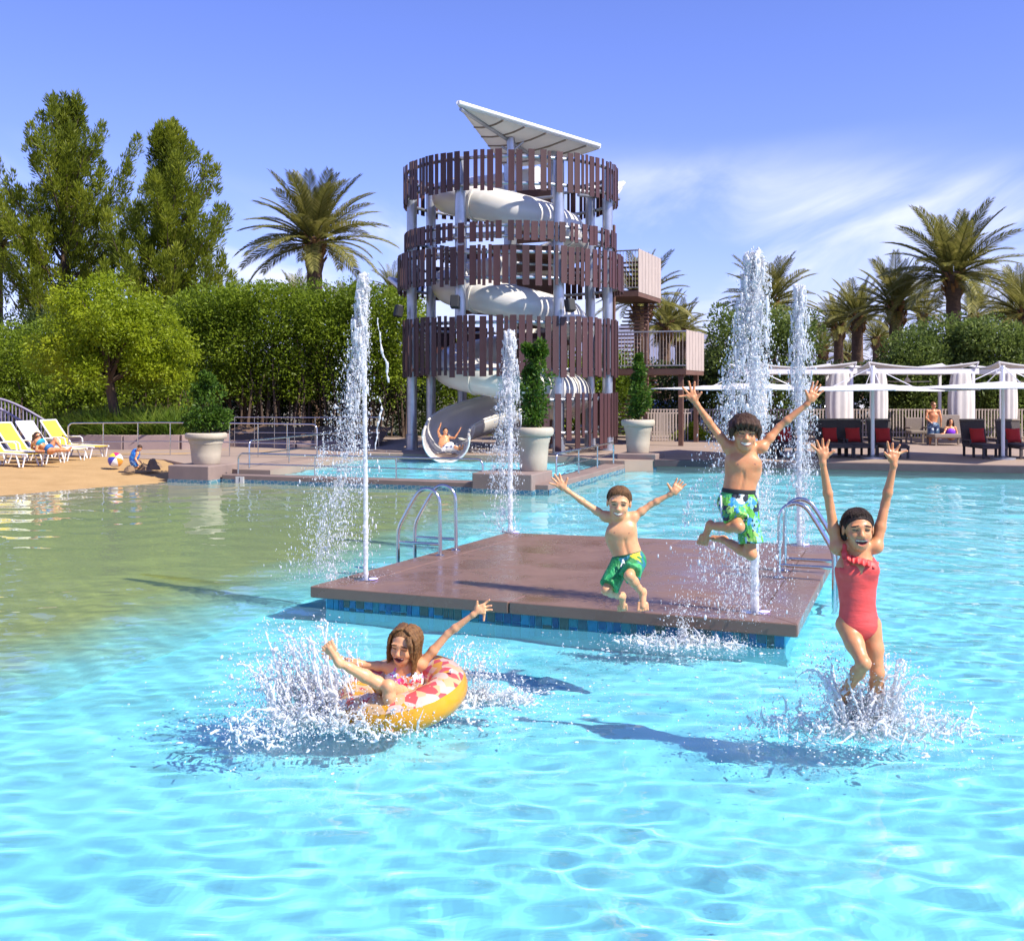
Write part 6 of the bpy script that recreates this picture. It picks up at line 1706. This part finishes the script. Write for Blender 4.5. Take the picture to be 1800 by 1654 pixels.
# child playing in the sand
simple('child', 'small child in blue swimwear bending over the sand beside the beach ball', 29.0, .72, (245, 788, -.1), (.5, -.5, -.7), (.5, 0, .8), ((234, 795, .1), (242, 797, -.12)), (238, 799, 0), (235, 805, 0), ((232, 810, .06), (236, 811, -.06)),
       (((240, 803, .1), (247, 811, .1), (249, 815, .1)), ((238, 806, -.15), (243, 815, -.18), (245, 818, -.18))), (((234, 819, .02), (228, 822, .2), (224, 822, .2)), ((242, 820, -.1), (233, 824, .05), (228, 824, .05))), 'skin_fair', 'hair_brown',
       lambda t, J, F2, q: garment(t, J, 'swimwear', M['blueswim'], [('e', J(238, 799), (.155, .115, .15), F2), ('e', J(235, 806), (.145, .115, .13), F2), ('c', J(233, 811, .04), J(235, 817, .02), .08, .07), ('c', J(236, 811, -.05), J(240, 817, -.1), .08, .07)]))
# slide rider
simple('rider', 'person in white and navy shorts sliding out of the flume with both arms up', 34.6, .92, (783, 758, .1), (.2, -1, -.05), (-.1, .1, 1), ((773, 767, .1), (789, 769, .1)), (780, 775, .05), (784, 783, -.05), ((784, 788, -.1), (791, 787, -.1)),
       (((770, 758, .05), (774, 748, .05), (775, 744, .05)), ((799, 770, .0), (807, 758, 0), (810, 752, 0))), (((800, 786, -.45), (806, 790, -.75), (808, 784, -.8)), ((804, 788, -.4), (812, 789, -.7), (814, 782, -.75))), 'skin_tan', 'hair_dark',
       lambda t, J, F2, q: garment(t, J, 'swim_shorts', voro_mat('white_navy_print', [(0, (.75, .75, .75)), (.6, (.05, .07, .2)), (.75, (.7, .7, .72))], 12), [('e', J(787, 786, -.1), (.18, .15, .13), F2), ('c', J(785, 788, -.1), J(797, 787, -.38), .10, .09), ('c', J(791, 787, -.1), J(801, 788, -.35), .10, .09)]))
# ================================================================== FOUNTAIN JETS AND SPLASHES
def spray_mat(name, transp, tint=(.97, .98, 1)):
    m, nt, b = new_mat(name); nt.nodes.remove(b)
    df = node(nt, 'ShaderNodeBsdfDiffuse', Color=c4(tint)); tr = node(nt, 'ShaderNodeBsdfTranslucent', Color=c4(tint))
    m1 = node(nt, 'ShaderNodeMixShader'); m1.inputs[0].default_value = .28; nt.links.new(df.outputs[0], m1.inputs[1]); nt.links.new(tr.outputs[0], m1.inputs[2])
    gl = node(nt, 'ShaderNodeBsdfGlossy', Roughness=.08); fz = node(nt, 'ShaderNodeFresnel', IOR=1.4)
    m2 = node(nt, 'ShaderNodeMixShader'); nt.links.new(fz.outputs[0], m2.inputs[0]); nt.links.new(m1.outputs[0], m2.inputs[1]); nt.links.new(gl.outputs[0], m2.inputs[2])
    tp = node(nt, 'ShaderNodeBsdfTransparent'); m3 = node(nt, 'ShaderNodeMixShader'); m3.inputs[0].default_value = transp
    nt.links.new(m2.outputs[0], m3.inputs[1]); nt.links.new(tp.outputs[0], m3.inputs[2]); nt.links.new(m3.outputs[0], nt.nodes['Material Output'].inputs[0])
    return m
M['spray'] = spray_mat('spray_water', .34); M['sheet'] = spray_mat('sheet_water', .28)
ph = (1 + 5 ** .5) / 2
ICO_V = unit(np.array([(-1, ph, 0), (1, ph, 0), (-1, -ph, 0), (1, -ph, 0), (0, -1, ph), (0, 1, ph), (0, -1, -ph), (0, 1, -ph), (ph, 0, -1), (ph, 0, 1), (-ph, 0, -1), (-ph, 0, 1)], float))
ICO_F = np.array([(0, 11, 5), (0, 5, 1), (0, 1, 7), (0, 7, 10), (0, 10, 11), (1, 5, 9), (5, 11, 4), (11, 10, 2), (10, 7, 6), (7, 1, 8), (3, 9, 4), (3, 4, 2), (3, 2, 6), (3, 6, 8), (3, 8, 9), (4, 9, 5), (2, 4, 11), (6, 2, 10), (8, 6, 7), (9, 8, 1)])
def drops(name, pos, rad, parent, mt, stretch=None, kind='stuff'):
    pos = np.asarray(pos, float); n = len(pos); rad = np.asarray(rad, float).reshape(n, 1, 1)
    v = ICO_V[None] * rad * np.array([.85, .85, 1.0])
    if stretch is not None:
        st = np.asarray(stretch, float)[:, None, :]; v = v + st * (v * unit(st)).sum(-1, keepdims=True) * 1.0
    v = v + pos[:, None, :]
    f = (ICO_F[None] + (np.arange(n) * 12)[:, None, None]).reshape(-1, 3)
    return link(name, np_mesh(name, v.reshape(-1, 3), f), mt, parent, kind)
wr = np.random.default_rng(77)
def jet(base, h, label, r=.05, wind=-.12, spread=.30, n=2600, head_w=.11, dsize=.008, fall=1.0, seed=1, strands=()):
    base = Vector(base); t = empty('fountain_jet', base, label, 'fountain')
    rs = np.random.default_rng(seed)
    # nozzle plate with its lamp
    MB().lathe([(.13, 0), (.13, .006), (.05, .010), (.05, .004)], base + Vector((0, 0, .001)), 20).build('nozzle_plate', M['steel'], t, smooth=40)
    lm, lnt, lb = new_mat('nozzle_lamp'); lb.inputs['Emission Color'].default_value = (.35, .25, 1, 1); lb.inputs['Emission Strength'].default_value = 2.0
    MB().lathe([(.05, .011), (.001, .013)], base + Vector((.09, -.02, .002)), 16).build('nozzle_lamp', lm, t)
    # main column: twisted lumpy liquid, breaking up towards the head
    s = Sdf(.011); N = 60; B = np.array(base)
    for k in range(4):
        pts, rr = [], []
        for i in range(N):
            u = i / (N - 1); a = k * 1.57 + u * 7 + rs.normal(0, .35); sp = (r * .30) * (.5 + u) + head_w * .30 * max(0, (u - .78) / .22)
            pts.append(B + np.array([sp * math.cos(a) + wind * .12 * u * u, sp * math.sin(a), u * h * rs.uniform(.985, 1.0) + .005])); rr.append(r * (.66 - .22 * u + .10 * math.sin(i * 1.7 + k * 2)) * rs.uniform(.7, 1.2))
        s.chain(pts, rr, .015)
    for k in range(210):       # ragged head and torn falling sheets
        u = 1 - rs.random() ** 1.3 * .42; a = rs.random() * 6.28; q = (1 - u) / .42; d = head_w * (.10 + .9 * rs.random() ** .7) * (.35 + .9 * q ** .6)
        p = B + np.array([d * math.cos(a) + wind * (.12 + .35 * q), d * math.sin(a), u * h + rs.normal(0, .02)]); s.cap(p, p - np.array([rs.normal(0, .015), 0, rs.uniform(.03, .20)]), rs.uniform(.005, .018), .004, k=.016)
    s.build('water_column', M['spray'], t)['kind'] = 'stuff'
    # droplets falling back around it
    u = rs.random(n) ** .75; z = h * (1 - u) + .02
    w_ = head_w * .40 + spread * u ** .8
    x = wind * 1.9 * u ** 1.2 * rs.uniform(.0, 1.8, n) + rs.normal(0, .45, n) * w_; y = rs.normal(0, .45, n) * w_
    cl_ = rs.random(n) < .5          # half of them fall in streaky clusters
    kk = rs.integers(0, 60, n); cx_ = rs.normal(0, 1, 60)[kk]; cz_ = rs.random(60)[kk]
    u2 = np.clip(cz_ + rs.normal(0, .04, n), 0, 1); w2 = head_w * .40 + spread * u2 ** .8
    x = np.where(cl_, wind * 1.9 * u2 ** 1.2 * 1.0 + cx_ * .45 * w2 + rs.normal(0, .022, n), x); y = np.where(cl_, rs.normal(0, .3, n) * w2, y); z = np.where(cl_, h * (1 - u2) * .98 + .02, z); u = np.where(cl_, u2, u)
    rad = dsize * rs.lognormal(0, .62, n) * (1.15 - .40 * u)
    drops('falling_drops', np.stack([B[0] + x, B[1] + y, B[2] + z], -1), rad, t, M['spray'], np.stack([0 * u, 0 * u, .4 + 2.0 * u * rs.random(n)], -1))
    m = int(n * .30); u = rs.random(m) ** 1.3; z = h * (1 - u * .75)      # close round the head
    a = rs.random(m) * 6.28; d = (r + head_w * (.25 + 1.1 * u)) * rs.random(m) ** .6
    drops('column_drops', np.stack([B[0] + d * np.cos(a) + wind * (.12 + .5 * u), B[1] + d * np.sin(a), B[2] + z], -1), dsize * 1.05 * rs.lognormal(0, .45, m), t, M['spray'], np.stack([0 * u, 0 * u, 1.6 * rs.random(m)], -1))
    for (pts, r0) in strands:
        ss = Sdf(.012); q = [np.array(p, float) for p in pts]; fine = []
        for a_, b_ in zip(q, q[1:]):
            for i in range(5): fine.append(a_ + (b_ - a_) * i / 5 + rs.normal(0, .008, 3))
        fine.append(q[-1]); ss.chain(fine, [r0 * rs.uniform(.5, 1.3) for _ in fine], .015); ss.build('water_strand', M['spray'], t)['kind'] = 'stuff'
    # splash on the wet slab
    m = 700; a = rs.random(m) * 6.28; d = .75 * rs.random(m) ** .8; zz = np.abs(rs.normal(0, .07, m)) * np.exp(-d * 1.2)
    drops('base_splash', np.stack([B[0] + wind * 1.2 + d * np.cos(a), B[1] + d * np.sin(a) * .8, np.full(m, B[2] + .004) + zz], -1), dsize * .62 * rs.lognormal(0, .4, m), t, M['spray'], np.stack([.5 * np.cos(a), .5 * np.sin(a), rs.random(m)], -1))
j1 = G(643, 1018, .24); j2 = G(897, 936, .24); j3 = G(1327, 1076, .24); j4 = G(1405, 958, .24)
jet(j1, 3.42, 'tall fountain jet blown sideways beside the platform ladder facing the beach', r=.029, wind=-.26, spread=.26, n=13000, head_w=.11, dsize=.0031, seed=1,
    strands=[([P(663, 560, 12.4), P(670, 600, 12.4), P(678, 640, 12.4), P(683, 672, 12.4)], .012), ([P(668, 700, 12.4), P(672, 722, 12.4), P(664, 745, 12.4), P(660, 790, 12.4)], .010)])
jet(j2, 2.98, 'fountain jet in front of the slide and the splash pool corner pot', r=.042, wind=-.08, spread=.20, n=6500, head_w=.17, dsize=.0038, seed=2)
jet(j3, 3.45, 'widest fountain jet, a thick shower behind the leaping big boy', r=.044, wind=-.12, spread=.50, n=18000, head_w=.20, dsize=.0033, seed=3)
jet(j4, 3.55, 'fountain jet beside the ladder behind the girl in coral', r=.042, wind=.02, spread=.18, n=7000, head_w=.17, dsize=.0038, seed=4)

def splash(center, label, arcs, ndrop, vmax, foam, seed, clip_h=1e9, bias=(0, 0), dsize=.0034):
    """arcs: list of (azimuth deg, speed, lift) liquid fingers thrown from the centre"""
    rs = np.random.default_rng(seed); C = np.array(center, float); t = empty('water_splash', C, label, 'splash')
    s = Sdf(.0065); pos, rad, stv = [], [], []
    for (az, sp, lift, r0, off) in arcs:
        d = np.array([math.cos(R(az)), math.sin(R(az)), 0.]); o = C + np.array([off[0], off[1], 0]); T = lift / 9.8 * 2 * rs.uniform(.45, .8); pts, rr = [], []
        for i in range(12):
            tt_ = T * i / 11; p = o + d * sp * tt_ + np.array([0, 0, lift * tt_ - 4.9 * tt_ * tt_]) + rs.normal(0, .008, 3); pts.append(p); rr.append(max(.004, r0 * (1 - .75 * i / 11) * rs.uniform(.5, 1.3)))
        cut = rs.integers(6, 12); s.chain(pts[:cut], rr[:cut], .02)
        for i in range(60):
            tt_ = T * rs.uniform(.3, 1.5); p = o + d * sp * tt_ * rs.uniform(.8, 1.2) + np.array([0, 0, lift * tt_ - 4.9 * tt_ * tt_]) + rs.normal(0, .05, 3)
            if p[2] > .01: pos.append(p); rad.append(dsize * rs.lognormal(0, .5)); stv.append(rs.normal(0, .5, 3))
    for (x, y, z, r0) in foam:          # churned white water
        for i in range(46):
            p = C + np.array([x, y, z]) + rs.normal(0, 1, 3) * np.array([r0, r0 * .7, r0 * .35]); p[2] = max(p[2], .0)
            q = p + rs.normal(0, .035, 3); q2 = q + (q - p) * .4 + rs.normal(0, .03, 3); rr_ = rs.uniform(.004, .012); s.chain([p, q, q2], [rr_, rr_ * .7, .0035], .016)
        for i in range(700):
            p = C + np.array([x, y, z]) + rs.normal(0, 1, 3) * np.array([r0 * 1.3, r0 * 1.0, r0 * .6])
            if p[2] > .0: pos.append(p); rad.append(dsize * .8 * rs.lognormal(0, .45)); stv.append(rs.normal(0, .6, 3))
    s.build('water_sheets', M['sheet'], t)['kind'] = 'stuff'
    n = ndrop; az = rs.random(n) * 6.28; sp = vmax * rs.random(n) ** .7; lf = 2.9 * rs.random(n); T = rs.random(n) * lf / 9.8 * 2
    p = C + np.stack([np.cos(az) * sp * T + bias[0] * T, np.sin(az) * sp * T + bias[1] * T, lf * T - 4.9 * T * T + .01], -1)
    pos = np.concatenate([np.array(pos), p]); rad = np.concatenate([np.array(rad), dsize * rs.lognormal(0, .5, n)]); stv = np.concatenate([np.array(stv), rs.normal(0, .4, (n, 3))])
    drops('spray_drops', pos, rad, t, M['spray'], stv)
    m = 1500; a = rs.random(m) * 6.28; d = np.abs(rs.normal(0, .45, m)) + .05      # surface froth
    fp = np.stack([C[0] + d * np.cos(a) * 1.3 + bias[0] * .15, C[1] + d * np.sin(a), np.full(m, .012)], -1)
    drops('surface_froth', fp, dsize * .9 * rs.lognormal(0, .5, m), t, M['sheet'], np.stack([rs.normal(0, 1.5, m), rs.normal(0, 1, m), 0 * a], -1))
rg_ = np.random.default_rng(5)
cA = G(560, 1262, 0)
arcs = [(rg_.uniform(95, 215), rg_.uniform(.3, 1.1), rg_.uniform(2.0, 3.7), rg_.uniform(.006, .013), (rg_.uniform(-.3, .35), rg_.uniform(-.2, .15))) for _ in range(60)]
arcs += [(rg_.uniform(180, 330), rg_.uniform(.4, 1.3), rg_.uniform(1.0, 2.1), rg_.uniform(.007, .014), (rg_.uniform(-.2, .7), rg_.uniform(-.35, 0))) for _ in range(44)]
splash(cA, 'big white splash kicked up in front of the swim ring', arcs, 4500, 1.3, [(-.15, -.2, .05, .16), (.1, -.25, .06, .16), (.35, -.3, .05, .15), (.6, -.35, .03, .14), (-.3, -.55, .02, .14), (0, 0, .12, .14), (-.1, .1, .22, .10)], 6, bias=(-.5, 0))
cB = G(850, 1235, 0)
arcs = [(rg_.uniform(-30, 120), rg_.uniform(.2, .7), rg_.uniform(1.0, 3.0), rg_.uniform(.005, .009), (rg_.uniform(-.35, .2), rg_.uniform(-.15, .15))) for _ in range(18)]
splash(cB, 'small splash of drops at the free side of the swim ring', arcs, 1500, .8, [(0, 0, .02, .10), (.25, 0, .02, .08), (-.25, -.1, .02, .10)], 7)
cC = Vector((2.43, 7.75, 0))
arcs = [(rg_.uniform(0, 360), rg_.uniform(.3, 1.1), rg_.uniform(1.2, 3.3), rg_.uniform(.006, .013), (rg_.uniform(-.2, .2), rg_.uniform(-.2, .1))) for _ in range(70)]
splash(cC, 'white splash around the legs of the girl in coral', arcs, 4200, 1.3, [(0, -.15, .06, .20), (-.3, -.05, .04, .18), (.3, -.1, .05, .18), (-.55, 0, .02, .14), (.55, -.1, .04, .12), (.05, -.25, .12, .12), (.05, -.1, .25, .10)], 8)
cD = G(1200, 1133, 0)
splash(cD, 'low froth of falling water along the tiled platform side', [], 1200, .6, [(-.35, 0, .0, .10), (-.1, -.05, .0, .10), (.15, -.05, .01, .10), (.4, -.1, .0, .10)], 9, dsize=.0034)
cE = G(880, 806, .12); cE.z = .13
splash((cE.x, cE.y, .13), 'white spray where the flume empties into the splash pool', [(rg_.uniform(0, 360), .6, rg_.uniform(1, 2.4), .03, (rg_.uniform(-.5, .5), 0)) for _ in range(18)], 500, 1.0, [(-.6, -.1, .05, .3), (0, -.1, .08, .3), (-1.1, -.2, .05, .3)], 10, dsize=.010)
